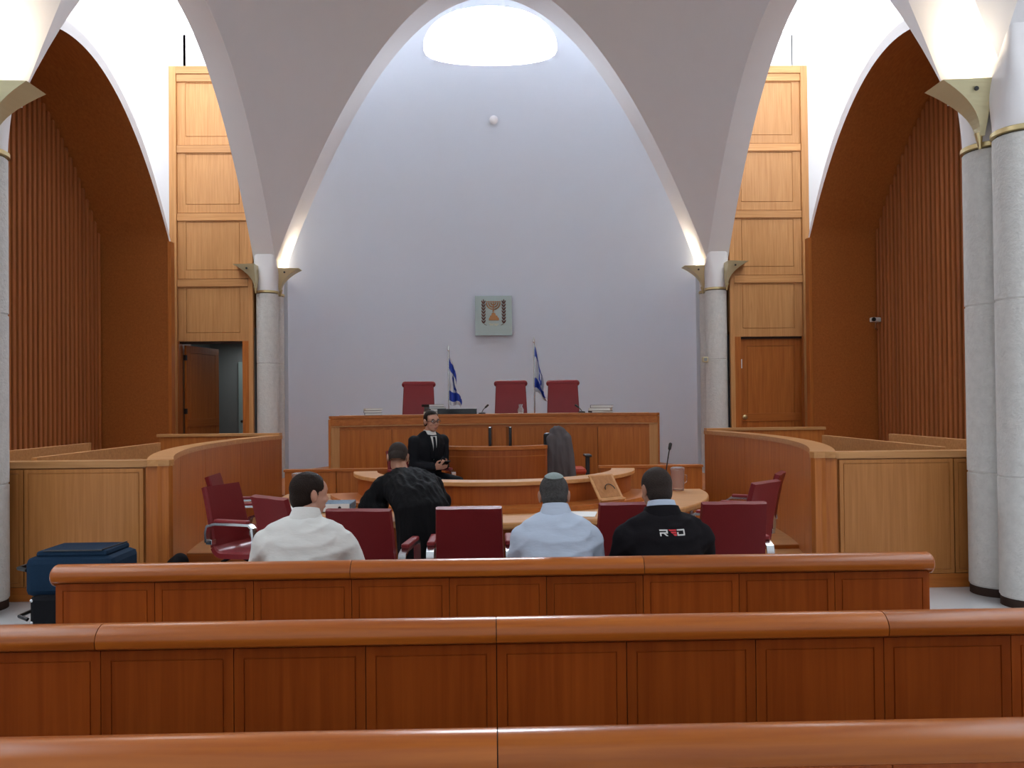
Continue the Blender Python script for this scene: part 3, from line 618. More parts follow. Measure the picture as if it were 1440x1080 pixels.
def text_mesh(body, size, name, mat, parent, loc, rot, ext=.002):
    c = bpy.data.curves.new(name, 'FONT'); c.body = body; c.size = size; c.align_x = 'CENTER'; c.extrude = ext
    o = bpy.data.objects.new(name+'_curve', c); COL.objects.link(o); dg = bpy.context.evaluated_depsgraph_get(); me = bpy.data.meshes.new_from_object(o.evaluated_get(dg)); bpy.data.objects.remove(o)
    me.name = name; me.materials.clear(); me.materials.append(M[mat]); r = bpy.data.objects.new(name, me); COL.objects.link(r); r.parent = parent; r.location = Vector(loc)-parent_loc(parent); r.rotation_euler = rot; return r
text_mesh('\u05dc\u05d0\u05e8\u05e9\u05d9', 75*u, 'lettering', 'gold', e, ep(572, 752), (R(90), 0, 0))

# ------------------------------------------------------------------ people
def remesh(mb, name, mat, parent, vox=.008, smooth=4, loc=None, rotz=0, keep=None, solid=0, wr=None):
    me = bpy.data.meshes.new(name); me.from_pydata(mb.v, [], mb.f); b = bmesh.new(); b.from_mesh(me); bmesh.ops.recalc_face_normals(b, faces=b.faces); b.to_mesh(me); b.free()
    o = bpy.data.objects.new(name, me); COL.objects.link(o)
    m = o.modifiers.new('r', 'REMESH'); m.mode = 'VOXEL'; m.voxel_size = vox
    if smooth: s_ = o.modifiers.new('s', 'SMOOTH'); s_.factor = .5; s_.iterations = smooth
    dg = bpy.context.evaluated_depsgraph_get(); dg.update(); nm = bpy.data.meshes.new_from_object(o.evaluated_get(dg)); bpy.data.objects.remove(o); bpy.data.meshes.remove(me)
    nm.name = name
    if wr:
        amp, sx_, sy_, sz_ = wr; ns = [v.normal.copy() for v in nm.vertices]
        for v, n_ in zip(nm.vertices, ns):
            c = v.co; w = mnoise.noise(Vector((c.x*sx_+c.z*3, c.y*sy_, c.z*sz_-c.x*4))); w2 = mnoise.noise(Vector((c.x*sx_*2.3, c.y*sy_*2+7, c.z*sz_*2.1+c.x*6))); v.co = c+n_*amp*((1-abs(w)*2.2)+.45*w2)
    if keep:
        b = bmesh.new(); b.from_mesh(nm); bmesh.ops.delete(b, geom=[f for f in b.faces if not keep(f.calc_center_median())], context='FACES'); b.to_mesh(nm); b.free()
    nm.materials.clear(); nm.materials.append(M[mat]); nm.polygons.foreach_set('use_smooth', [True]*len(nm.polygons))
    r = bpy.data.objects.new(name, nm); COL.objects.link(r); r.parent = parent
    if solid: q = r.modifiers.new('thickness', 'SOLIDIFY'); q.thickness = solid; q.offset = 1
    return r
def headT(pos, yaw=0, pitch=0, roll=0): return Matrix.Translation(pos) @ Matrix.Rotation(yaw, 4, 'Z') @ Matrix.Rotation(-pitch, 4, 'X') @ Matrix.Rotation(roll, 4, 'Y')
def add_head(mb, T, k=1.0):                 # local: +Y is the face, origin at the centre of the skull
    def E(c, r): mb.ell(Vector(c)*k, Vector(r)*k, T, 24, 16)
    E((0, -.012, .028), (.074, .094, .082)); E((0, .028, -.035), (.060, .066, .085)); E((0, .048, -.088), (.036, .036, .026))
    E((0, .040, .02), (.064, .058, .062)); E((0, .098, -.028), (.013, .020, .014)); mb.cap(T @ Vector((0, .086, .012)*1), T @ Vector((0, .100, -.024)), .009*k, .012*k)
    E((0, .085, -.070), (.022, .013, .008)); E((0, .080, .026), (.045, .018, .010))
    for s in (-1, 1): E((s*.076, -.008, -.012), (.010, .020, .032)); E((s*.083, -.014, .0), (.006, .016, .026)); E((s*.036, .07, -.03), (.02, .022, .02))
def add_hand(mb, wrist, d, nrm, side, curl=.5, k=1.0):
    # d: direction of the fingers, nrm: back of the hand, side: +1 when the thumb lies along d x nrm
    d = Vector(d).normalized(); nrm = Vector(nrm); nrm = (nrm-d*nrm.dot(d)).normalized(); t = d.cross(nrm)*side; w = Vector(wrist)
    for q in (-.026, -.009, .009, .026): mb.cap(w+t*q*.7, w+d*.085*k+t*q, .014*k, .012*k, 8)
    for q, L in ((.03, .072), (.010, .080), (-.011, .074), (-.030, .058)):
        p = w+d*.088*k+t*q; a = 0
        for seg in (.45, .32, .23):
            a += curl*.75; n_ = p+(d*math.cos(a)-nrm*math.sin(a))*L*seg*k; mb.cap(p, n_, .0088*k, .008*k, 8); p = n_
    p = w+d*.02*k+t*.026; q1 = p+(t*.75+d*.65-nrm*.25).normalized()*.042*k; q2 = q1+(d*.9+t*.15-nrm*.45*curl).normalized()*.034*k; mb.cap(p, q1, .013*k, .011*k, 8); mb.cap(q1, q2, .010*k, .008*k, 8)
def ring(c, rx, ry, tilt=0, n=24, yaw=0):
    m = Matrix.Rotation(yaw, 3, 'Z') @ Matrix.Rotation(tilt, 3, 'X')
    return [Vector(c)+m @ Vector((rx*math.copysign(abs(math.cos(2*PI*k/n))**.85, math.cos(2*PI*k/n)), ry*math.sin(2*PI*k/n), 0)) for k in range(n)]
def torso(mb, secs, g=0): mb.loft([ring(c, rx+g, ry+g, t_) for c, rx, ry, t_ in secs])
def limb(mb, pts, rs, g=0):
    for a, b, r1, r2_ in zip(pts, pts[1:], rs, rs[1:]): mb.cap(a, b, r1+g, r2_+g, 14)
def seated_man(loc, rotz, label, shirt, hair, skin, headyaw, headpitch, lean=.10, sh=.20, scale=1.0, headroll=0, sleeve=1.0, elbow_out=.27, hairline=0, hoff=(0, 0, 0), bald=False, cw=0):
    p = empty('pt', (0, 0, 0)); zs_ = .46
    secs = [((0, .0, zs_+.02), .165, .12, 0), ((0, -.005, zs_+.12), .165, .115, 0), ((0, .0, zs_+.25), .155, .105, -.08), ((0, lean*.45, zs_+.38), .172, .115, -.15), ((0, lean*.75, zs_+.48), .19, .108, -.2), ((0, lean*.95, zs_+.545), .165, .085, -.25), ((0, lean*1.1, zs_+.585), .09, .065, -.25), ((0, lean*1.25, zs_+.62), .058, .058, -.2)]
    hp = Vector((hoff[0], lean*1.5+.03+hoff[1], zs_+.715+hoff[2])); T = headT(hp, headyaw, headpitch, headroll)
    arms = {}
    for s in (-1, 1):
        arms[s] = [Vector((s*sh, lean*.85, zs_+.47)), Vector((s*elbow_out, lean+.06, zs_+.24)), Vector((s*.12, lean+.30, zs_+.20))]
    legs = {s: [Vector((s*.09, .02, zs_+.08)), Vector((s*.11, .43, zs_+.06)), Vector((s*.11, .46, .09))] for s in (-1, 1)}
    mb = MB(); torso(mb, secs); mb.cap((0, lean*1.2, zs_+.60), hp-Vector((0, .01, .06)), .056, .054); add_head(mb, T)
    for s in (-1, 1):
        limb(mb, arms[s], [.05, .042, .027]); limb(mb, legs[s], [.078, .056, .04]); mb.cap(legs[s][2]-Vector((0, .03, .05)), legs[s][2]+Vector((0, .17, -.055)), .035, .03)
        add_hand(mb, arms[s][2], (-s*.35, .9, -.25), (0, .2, 1), s, .45)
    body = remesh(mb, 'person', skin, None, .006, 3); bpy.data.objects.remove(p)
    sm = MB(); torso(sm, secs[:-1], .014)
    for s in (-1, 1): limb(sm, [arms[s][0], arms[s][1], arms[s][1].lerp(arms[s][2], .92*sleeve)], [.062, .056, .042], .006); sm.ell(arms[s][0]+Vector((-s*.025, 0, -.005)), (.072, .078, .062)); sm.cap((s*.045, lean*1.0, zs_+.565), (s*(sh-.045), lean*.88, zs_+.520), .054, .050); sm.cap((s*.09, lean*.5, zs_+.40), (s*(sh-.01), lean*.8, zs_+.46), .10, .07)
    sh_o = remesh(sm, 'shirt', shirt, body, .009, 14, wr=(.0075, 5, 5, 11))
    # collar
    cm = MB(); c0 = Vector((0, lean*1.12, zs_+.615)); cm.loft([ring(c0+Vector((0, -.004, -.040-cw)), .096+cw, .086+cw, -.22), ring(c0+Vector((0, .008, .03-cw)), .068+cw, .066+cw, -.22), ring(c0+Vector((0, .008, .032-cw)), .062+cw, .060+cw, -.22), ring(c0+Vector((0, -.004, -.040-cw)), .088+cw, .078+cw, -.22)])
    col = cm.build('collar', shirt, body, True)
    tm = MB(); torso(tm, secs[:2], .02)
    for s in (-1, 1): limb(tm, legs[s], [.088, .068, .055], .004)
    remesh(tm, 'trousers', 'trousers', body, .011, 4)
    for s in (-1, 1): MB().ell(legs[s][2]+Vector((0, .07, -.055)), (.048, .135, .038)).build('shoe', 'black', body, True)
    # hair: cap around the skull, cut along the hairline
    Ti = T.inverted(); hm = MB(); hm.ell((0, -.013, .030), (.080, .100, .089), T, 28, 18)
    if hairline < 1: hm.ell((0, -.036, -.016), (.070, .072, .082), T, 24, 14)
    def keep(c):
        q = Ti @ c
        if bald and (q-Vector((-.01, -.062, .098))).length < .042: return False
        if q.y > .055 and q.z < .075: return False
        if q.y > -.012 and q.z < .012+.25*max(0, q.y): return q.y < .018 and q.z > -.03 and abs(q.x) > .05
        return q.z > -.072+.25*(q.y+.07)
    remesh(hm, 'hair', hair, body, .006, 8, keep=keep)
    body.location = loc; body.rotation_euler = (0, 0, rotz); body.scale = (scale,)*3
    return tag(body, label, 'person'), T, sh_o
P1, T1, s1 = seated_man((-1.0, 4.10, 0), R(-3), 'person in a white shirt seated on the pew, head turned aside', 'shirtw', 'hairb', 'skin', R(-48), R(4), lean=.10, sh=.205, elbow_out=.28, bald=False)
P2, T2, s2 = seated_man((.325, 4.12, 0), R(1), 'person in a light blue shirt wearing a small kippah, seated on the pew', 'shirtb', 'hairg', 'skin2', R(-2), R(18), lean=.12, sh=.18, elbow_out=.205, hoff=(0, .01, -.035))
P3, T3, s3 = seated_man((.90, 4.12, 0), R(3), 'person in a black jacket with a white and red print on the back', 'fleece', 'hairs', 'skin2', R(12), R(12), lean=.12, sh=.205, elbow_out=.235, hoff=(-.01, 0, -.005), cw=.022)
kp = MB(); kr = Matrix.Rotation(R(28), 3, 'X')
def kpt(a, b, k): d = kr @ Vector((math.sin(a)*math.cos(b), math.sin(a)*math.sin(b), math.cos(a))); return T2 @ (Vector((0, -.013, .030))+Vector((d.x*.080*k, d.y*.100*k, d.z*.089*k)))
kp.loft([[kpt(a, 2*PI*k/28, q) for k in range(28)] for a, q in [(.03+.07*i, 1.055) for i in range(10)]+[(.665, 1.0), (.03, 1.0)]])
kp.build('kippah', 'kippah', None, True).parent = P2
cm = MB(); cm.loft([ring((0, .138, 1.06), .086, .082, -.25), ring((0, .148, 1.112), .071, .070, -.25), ring((0, .148, 1.114), .064, .062, -.25), ring((0, .138, 1.06), .08, .076, -.25)]); cm.build('blue_collar', 'shirtb', None, True).parent = P3
# printed letters on the jacket, laid onto the cloth
bm_ = bmesh.new(); bm_.from_mesh(s3.data); bvh = BVHTree.FromBMesh(bm_)
def printed(polys, mat, name):
    vs = []; fs = []
    for poly in polys:
        (ax, az), (bx_, bz), (cx_, cz), (dx_, dz) = poly; n = len(vs); N = 6
        for i in range(N+1):
            for j in range(3):
                a = i/N; b = j/2; x = (ax*(1-a)+bx_*a)*(1-b)+(dx_*(1-a)+cx_*a)*b; z = (az*(1-a)+bz*a)*(1-b)+(dz*(1-a)+cz*a)*b
                h = bvh.ray_cast(Vector((x, -1, z)), Vector((0, 1, 0)))[0]; vs.append((x, (h.y if h else -.1)-.003, z))
        fs += [(n+3*i+j, n+3*i+3+j, n+3*i+4+j, n+3*i+1+j) for i in range(N) for j in range(2)]
    MB().add(vs, fs).build(name, mat, None).parent = P3
lx, lz, lw, lh = -.055, .955, .0425, .031           # origin, letter width, height
def Q(x0, z0, x1, z1, sk=0): return ((lx+x0*lw, lz+z0*lh), (lx+x1*lw, lz+z0*lh), (lx+(x1+sk)*lw, lz+z1*lh), (lx+(x0+sk)*lw, lz+z1*lh))
printed([Q(0, .78, 1, 1), Q(.8, .42, 1, .8), Q(0, .38, 1, .58), Q(0, 0, .17, .42), ((lx+.42*lw, lz+.4*lh), (lx+.66*lw, lz+.4*lh), (lx+1.02*lw, lz), (lx+.78*lw, lz))], 'logow', 'printed_letter_r')
printed([((lx+1.08*lw, lz+lh), (lx+2.06*lw, lz+lh), (lx+2.06*lw, lz+.74*lh), (lx+1.24*lw, lz+.74*lh)), ((lx+1.32*lw, lz+.64*lh), (lx+2.06*lw, lz+.64*lh), (lx+2.06*lw, lz+.36*lh), (lx+1.52*lw, lz+.36*lh)), ((lx+1.6*lw, lz+.28*lh), (lx+2.06*lw, lz+.28*lh), (lx+2.06*lw, lz), (lx+1.78*lw, lz))], 'logor', 'printed_letter_e')
printed([Q(2.14, .78, 3.1, 1), Q(2.14, 0, 3.1, .22), Q(2.95, .1, 3.14, .9), Q(2.14, .1, 2.32, .55)], 'logow', 'printed_letter_d')
bm_.free()
# robed lawyer bending over the table
def lawyer():
    hipz = .86; secs = [((0, -.02, .76), .165, .125, 0), ((0, .0, .88), .165, .12, -.35), ((0, .11, .95), .16, .11, -.75), ((0, .24, 1.0), .18, .11, -.85), ((0, .35, 1.045), .19, .095, -.9), ((0, .42, 1.075), .12, .075, -.9), ((0, .46, 1.11), .06, .06, -.7)]
    hp = Vector((.0, .55, 1.225)); T = headT(hp, R(-26), R(34), 0)
    arms = {s: [Vector((s*.19, .33, 1.02)), Vector((s*.28, .38, .88)), Vector((s*.16, .60, .855))] for s in (-1, 1)}
    legs = {s: [Vector((s*.09, -.02, hipz-.02)), Vector((s*.10, .0, .50)), Vector((s*.10, -.03, .09))] for s in (-1, 1)}
    mb = MB(); torso(mb, secs); mb.cap((0, .42, 1.07), hp-Vector((0, .03, .05)), .056, .054); add_head(mb, T)
    for s in (-1, 1):
        limb(mb, arms[s], [.05, .042, .027]); limb(mb, legs[s], [.08, .058, .04]); mb.cap(legs[s][2]-Vector((0, .03, .05)), legs[s][2]+Vector((0, .17, -.055)), .035, .03); add_hand(mb, arms[s][2], (-s*.2, .95, -.25), (0, .2, 1), s, .3)
    body = remesh(mb, 'person', 'skin2', None, .006, 3)
    g = MB(); gs = [((0, 0, .22), .165, .15, 0), ((0, 0, .5), .165, .15, 0), ((0, -.01, .74), .185, .155, 0)]+[(c, rx+.035, ry+.035, t_) for c, rx, ry, t_ in secs[1:-1]]
    torso(g, gs)
    for s in (-1, 1): limb(g, arms[s], [.08, .085, .085], 0); g.ell(arms[s][0]+Vector((-s*.03, 0, .01)), (.09, .10, .07)); g.cap(arms[s][1], arms[s][1]+Vector((-s*.05, -.10, -.03)), .08, .06)
    remesh(g, 'gown', 'gown', body, .010, 6, wr=(.012, 20, 9, 2))
    for s in (-1, 1): MB().ell(legs[s][2]+Vector((0, .07, -.05)), (.048, .135, .04)).build('shoe', 'black', body, True)
    Ti = T.inverted(); hm = MB(); hm.ell((0, -.013, .030), (.079, .099, .088), T, 28, 18); hm.ell((0, -.045, -.022), (.068, .067, .065), T, 24, 14)
    remesh(hm, 'hair', 'hairs', body, .006, 2, keep=lambda c: (lambda q: q.z > (-.055+.25*(q.y+.07) if q.y < -.012 else .02) and not (q.y > .055 and q.z < .075))(Ti @ c))
    MB().tube([T @ Vector((.078, -.01, 0)), T @ Vector((.08, .05, .0)), T @ Vector((.072, .095, -.002))], .003, 6).build('spectacles', 'chrome', body, True)
    body.location = (-.53, 5.82, 0); body.rotation_euler = (0, 0, R(25)); tag(body, 'person in a black gown bending forward over the crescent table', 'person')
lawyer()
# clerk in a dark suit looking aside, phone in his hands
def clerk():
    zs_ = .44; ln = .05
    secs = [((0, .0, zs_+.02), .165, .12, 0), ((0, -.005, zs_+.12), .16, .115, 0), ((0, .0, zs_+.25), .155, .105, -.05), ((0, ln*.45, zs_+.38), .17, .112, -.1), ((0, ln*.75, zs_+.48), .185, .105, -.12), ((0, ln*.95, zs_+.55), .155, .08, -.15), ((0, ln*1.1, zs_+.59), .08, .062, -.15), ((0, ln*1.2, zs_+.63), .055, .055, -.1)]
    hp = Vector((.0, ln*1.4+.03, zs_+.735)); T = headT(hp, R(-4), R(4), R(3))
    arms = {-1: [Vector((-.19, ln*.8, zs_+.51)), Vector((-.205, .03, zs_+.26)), Vector((-.06, .27, zs_+.245))], 1: [Vector((.19, ln*.8, zs_+.51)), Vector((.205, .05, zs_+.25)), Vector((.07, .27, zs_+.23))]}
    legs = {s: [Vector((s*.09, .02, zs_+.08)), Vector((s*.12, .43, zs_+.06)), Vector((s*.12, .45, .09))] for s in (-1, 1)}
    mb = MB(); torso(mb, secs); mb.cap((0, ln*1.2, zs_+.61), hp-Vector((0, .02, .06)), .055, .053); add_head(mb, T)
    for s in (-1, 1):
        limb(mb, arms[s], [.05, .042, .027]); limb(mb, legs[s], [.078, .056, .04]); mb.cap(legs[s][2]-Vector((0, .03, .05)), legs[s][2]+Vector((0, .17, -.055)), .035, .03)
        add_hand(mb, arms[s][2], (-s*.45, .8, .15), (-s*-.8, .0, -.35), -s, .75)
    body = remesh(mb, 'person', 'skin', None, .0055, 2)
    j = MB(); torso(j, secs[:-1], .018)
    for s in (-1, 1): limb(j, [arms[s][0], arms[s][1], arms[s][1].lerp(arms[s][2], .88)], [.066, .058, .046], .004); j.ell(arms[s][0]+Vector((-s*.025, 0, -.01)), (.072, .072, .06)); j.cap((s*.05, ln, zs_+.585), (s*.15, ln*.9, zs_+.525), .048, .048)
    jo = remesh(j, 'suit_jacket', 'suit', body, .009, 6, wr=(.003, 6, 6, 10))
    b = bmesh.new(); b.from_mesh(jo.data); bv = BVHTree.FromBMesh(b)
    def onto(poly, name, mat, off):
        vs = []; N = 8
        for i in range(N+1):
            a = i/N; z = poly[0][2]*(1-a)+poly[1][2]*a; x0 = poly[0][0]*(1-a)+poly[1][0]*a; x1 = poly[0][1]*(1-a)+poly[1][1]*a
            for k in range(5):
                x = x0+(x1-x0)*k/4; h = bv.ray_cast(Vector((x, 1.5, z)), Vector((0, -1, 0)))[0]; vs.append((x, (h.y if h and h.y > .02 else .08)+off, z))
        o = MB().add(vs, [(5*i+k, 5*i+k+1, 5*i+k+6, 5*i+k+5) for i in range(N) for k in range(4)]).build(name, mat, body, True); q = o.modifiers.new('thickness', 'SOLIDIFY'); q.thickness = .004
    onto([(-.058, .058, zs_+.60), (-.006, .010, zs_+.30)], 'shirt_front', 'shirtw', .004); onto([(-.014, .014, zs_+.59), (-.020, .020, zs_+.31)], 'necktie', 'suit', .010)
    onto([(-.085, -.045, zs_+.57), (-.030, .0, zs_+.30)], 'lapel', 'suit', .008); onto([(.045, .085, zs_+.57), (.004, .034, zs_+.30)], 'lapel', 'suit', .008); b.free()
    cm = MB(); c0 = Vector((0, ln*1.15, zs_+.605)); cm.loft([ring(c0+Vector((0, 0, -.02)), .074, .074, -.1), ring(c0+Vector((0, .0, .025)), .064, .064, -.1), ring(c0+Vector((0, .0, .027)), .059, .059, -.1), ring(c0+Vector((0, 0, -.02)), .068, .068, -.1)]); cm.build('collar', 'shirtw', body, True)
    tm = MB(); torso(tm, secs[:2], .02)
    for s in (-1, 1): limb(tm, legs[s], [.088, .07, .056], .004); MB().ell(legs[s][2]+Vector((0, .07, -.055)), (.048, .135, .038)).build('shoe', 'black', body, True)
    remesh(tm, 'trousers', 'suit', body, .011, 4)
    Ti = T.inverted(); hm = MB(); hm.ell((0, -.013, .032), (.079, .099, .088), T, 28, 18); hm.ell((0, -.045, -.022), (.068, .067, .07), T, 24, 14)
    remesh(hm, 'hair', 'hairb', body, .006, 2, keep=lambda c: (lambda q: (q.z > -.06 if q.y < -.005 else q.z > .055+.35*q.y if q.y > .03 else q.z > .0))(Ti @ c))
    for s in (-1, 1):
        MB().ell((s*.031, .088, .004), (.013, .007, .008), T, 12, 8).build('eye', 'eyew', body, True); MB().ell((s*.031, .0935, .004), (.006, .004, .006), T, 10, 6).build('iris', 'hairb', body, True); MB().ell((s*.032, .092, .026), (.019, .006, .004), T, 10, 6).build('eyebrow', 'hairb', body, True)
    MB().ell((0, .090, -.066), (.022, .008, .006), T, 12, 8).build('mouth', 'lips', body, True)
    sp = MB()
    for s in (-1, 1):
        sp.tube([T @ Vector((s*.033+.023*math.cos(2*PI*k/20), .103, .002+.017*math.sin(2*PI*k/20))) for k in range(21)], .0026, 6); sp.tube([T @ Vector((s*.056, .102, .006)), T @ Vector((s*.078, .05, .006)), T @ Vector((s*.08, -.01, 0))], .0022, 6)
    sp.tube([T @ Vector((-.011, .106, .006)), T @ Vector((.011, .106, .006))], .0025, 6); sp.build('spectacles', 'lens', body, True)
    body.location = (-.76, 8.97, PLAT-.02); body.rotation_euler = (0, 0, R(-142)); tag(body, 'person in a dark suit and tie with spectacles holding a phone by the clerk counter', 'person')
    ph = MB().box(-.036, .036, -.075, .075, -.005, .005).build('phone', 'screen', None, bevel=.004); Tm = Matrix.Translation(body.location) @ Matrix.Rotation(R(-142), 4, 'Z')
    ph.matrix_world = Tm @ Matrix.Translation((.005, .36, zs_+.262)) @ Matrix.Rotation(R(35), 4, 'X'); tag(ph, 'small black phone held by the suited man', 'phone')
clerk()
cch = copy_tree(ch0); cch.scale = (1.22, 1, .815); place(cch, -.82, 9.04, R(-142), 'red leather chair the suited man sits on beside the clerk counter', 'chairs behind the clerk counter', z=PLAT)

# ------------------------------------------------------------------ chair with a draped jacket behind the clerk counter
oc = empty('office_chair', (.92, 10.04, PLAT), 'office chair with orange seat and black arms under a draped grey jacket', 'chair')
def L(p): return (p[0]+.92, p[1]+10.04, p[2]+PLAT)
MB().box(.92-.24, .92+.24, 10.04-.06, 10.04+.40, PLAT+.44, PLAT+.51).build('seat', 'orange', oc, bevel=.03)
MB().box(.77-.16, .77+.17, 9.89-.03, 9.89+.03, PLAT+.55, PLAT+.97).build('backrest', 'black', oc, bevel=.03)
for s, x in ((1, 1.17), (-1, .60)):
    a = MB().box(x-.025, x+.025, 9.99, 10.05, PLAT+.42, PLAT+.66).build('arm_post', 'black', oc, bevel=.008); MB().box(x-.045, x+.045, 9.89, 10.13, PLAT+.66, PLAT+.69).build('arm_pad', 'black', a, bevel=.012)
MB().tube([L((0, 0, .08)), L((0, 0, .44))], .03, 12).build('gas_lift', 'black', oc, True)
for i in range(5):
    a = 2*PI*i/5+.2; MB().tube([L((0, 0, .1)), L((.28*math.cos(a), .28*math.sin(a), .03))], [.03, .02], 8).build('base_leg', 'black', oc, True)
jm = MB(); jm.loft([ring((.80, 9.87, PLAT+.40), .155, .075), ring((.81, 9.86, PLAT+.62), .15, .08), ring((.81, 9.87, PLAT+.82), .145, .08), ring((.80, 9.89, PLAT+.95), .12, .07), ring((.78, 9.89, PLAT+1.03), .075, .05), ring((.78, 9.89, PLAT+1.05), .03, .02)])
jm.cap((.90, 9.85, PLAT+.90), (.95, 9.83, PLAT+.45), .055, .05); jm.cap((.70, 9.84, PLAT+.90), (.68, 9.82, PLAT+.45), .05, .045)
tag(remesh(jm, 'draped_jacket', 'jacket', None, .012, 4, wr=(.010, 16, 10, 3)), 'dark grey wool jacket draped over the office chair back', 'jacket')

# ------------------------------------------------------------------ things on the benches and tables
def book_stack(x, y, z, n, label, rz, seed, w=.24, d=.17):
    rn = random.Random(seed); zz = z
    for i in range(n):
        h = rn.uniform(.026, .042); a = rz+rn.uniform(-.25, .25); o = empty('book', (x+rn.uniform(-.02, .02), y, zz), label % ('top', 'second', 'third', 'lowest')[min(n-1-i, 3)], 'book', 'papers and books on the judges bench'); o.rotation_euler = (0, 0, a)
        def lb(nm, m, *q): ob = MB().box(*q).build(nm, m, None, bevel=.002); ob.parent = o; return ob
        c = ('black', 'cream', 'jacket', 'binderblue')[(i+seed) % 4]; lb('cover', c, -w/2, w/2, -d/2, d/2, 0, .004); lb('pages', 'white', -w/2+.006, w/2-.004, -d/2+.005, d/2-.004, .004, h-.004); lb('cover', c, -w/2, w/2, -d/2, d/2, h-.004, h); lb('spine', c, -w/2-.002, -w/2+.004, -d/2, d/2, 0, h); zz += h
    return zz
ZB = 1.495
book_stack(-1.66, 11.05, ZB, 3, '%s book of the stack near the bench end on the open-door side', .1, 3)
book_stack(-.86, 11.42, ZB, 4, '%s volume of the tilted stack behind the laptop', .5, 5, .26, .18)
book_stack(1.50, 11.10, ZB, 3, '%s book of the stack near the bench end on the closed-door side', -.1, 8, .30, .2)
lp = empty('laptop', (-.52, 11.1, ZB), 'black open laptop on the judges bench', 'laptop')
MB().box(-.79, -.24, 11.10, 11.115, ZB+.002, ZB+.075).build('lid', 'screen', lp, bevel=.003); MB().box(-.78, -.25, 11.12, 11.3, ZB, ZB+.015).build('keyboard', 'black', lp, bevel=.003)
def gooseneck(x, y, z, h, dx, label, base=True, r=.005):
    o = empty('gooseneck_microphone', (x, y, z), label, 'microphone')
    pts = [(x+dx*(k/10)**1.6, y, z+.02+h*(k/10)) for k in range(11)]
    MB().tube(pts, r, 8).build('stem', 'black', o, True); a, b = Vector(pts[-2]), Vector(pts[-1]); MB().cap(b, b+(b-a).normalized()*.045, r*2.6, r*2.9).build('head', 'black', o, True)
    MB().lathe([(.05, 0), (.05, .015), (.012, .025)], (x, y, z), 18).build('foot', 'black', o, True)
gooseneck(-.17, 11.2, ZB, .07, .05, 'short gooseneck microphone on the judges bench beside the laptop')
gooseneck(1.24, 11.25, ZB, .06, -.05, 'small gooseneck microphone by the judge chair next to the taller flag')
def glassy(name, prof, x, y, z, label, cat, mat='glass', lid=None, handle=None):
    o = empty(name, (x, y, z), label, cat); MB().lathe(prof, (x, y, z), 24).build('vessel', mat, o, True)
    if lid: MB().lathe(lid, (x, y, z), 24).build('lid', mat, o, True)
    if handle: MB().tube([(x+handle, y, z+.16), (x+handle+.028, y, z+.15), (x+handle+.028, y, z+.09), (x+handle, y, z+.07)], .004, 8).build('handle', 'glass', o, True)
    return o
glassy('carafe', [(.04, 0), (.045, .05), (.025, .09), (.03, .13), (.027, .13), (.022, .09), (.041, .05), (.036, .005)], .375, 11.2, ZB, 'small clear glass carafe on the judges bench', 'carafe')
glassy('water_pitcher', [(.062, 0), (.065, .02), (.07, .21), (.066, .21), (.060, .02), (.05, .012)], 1.83, 7.95, .752, 'clear lidded plastic water pitcher beside the tall microphone', 'pitcher', 'pinkish', [(.072, .205), (.072, .225), (.05, .235)], .066)
glassy('water_jug', [(.07, 0), (.075, .02), (.08, .20), (.076, .20), (.070, .02), (.06, .012)], -1.93, 7.95, .752, 'clear plastic water jug behind the white-shirted man', 'jug', 'pinkish', [(.082, .195), (.082, .215), (.05, .225)], .076)
gooseneck(1.70, 7.93, .752, .40, .05, 'tall gooseneck microphone standing by the water pitcher', r=.006)
for x, y, lb in ((1.60, 7.98, 'white paper cup beside the tall microphone'), (-1.68, 7.70, 'white paper cup near the patterned binder')):
    c = empty('paper_cup', (x, y, .752), lb, 'cup'); MB().lathe([(.028, 0), (.036, .09), (.033, .09), (.026, .006)], (x, y, .752), 20).build('wall', 'white', c, True); MB().lathe([(.037, .086), (.039, .092), (.036, .096), (.033, .090)], (x, y, .752), 20).build('rim', 'white', c, True)
bd = empty('ring_binder', (-1.35, 6.76, .75), 'lever arch binder with marbled blue cover and white spine on the table', 'binder')
bd_w = .32
MB().box(-1.52, -1.20, 6.66, 6.92, .756, .825).build('cover', 'binderblue', bd, bevel=.004); MB().box(-1.49, -1.21, 6.653, 6.662, .758, .822).build('spine_label', 'white', bd, bevel=.002)
MB().lathe([(.013, 0), (.013, .004)], n=14, T=Matrix.Translation((-1.29, 6.653, .79)) @ Matrix.Rotation(R(90), 4, 'X')).build('finger_hole', 'black', bd)
for x, y, a, lb in ((-1.75, 6.98, .3, 'white sheet of paper by the chair behind the white-shirted man'), (.70, 6.36, -.2, 'white folded paper in front of the reading stand'), (-.08, 6.22, .1, 'white sheet of paper by the empty chair next to the robed lawyer')):
    tag(MB().box(x-.105, x+.105, y-.14, y+.14, .7515, .7545, rz=a).build('paper_sheet', 'white', None), lb, 'paper')
rs = empty('reading_stand', (.95, 6.8, .79), 'tilted pale wood reading stand on the crescent table', 'book stand')
TT = Matrix.Translation((.95, 6.80, .915)) @ Matrix.Rotation(R(30), 4, 'Z') @ Matrix.Rotation(R(52), 4, 'X')
MB().box(-.13, .13, -.13, .13, -.006, .006, T=TT).build('board', 'palex', rs, bevel=.003); MB().box(-.13, .13, -.14, -.125, -.006, .025, T=TT).build('ledge', 'palex', rs)
MB().box(-.105, .105, -.10, .115, .006, .009, T=TT).build('inset', 'boxoak', rs); MB().tube([TT @ Vector((.02+.05*math.cos(a), -.03+.05*math.sin(a), .02)) for a in [PI*k/10 for k in range(11)]], .004, 6).build('cord', 'black', rs, True)
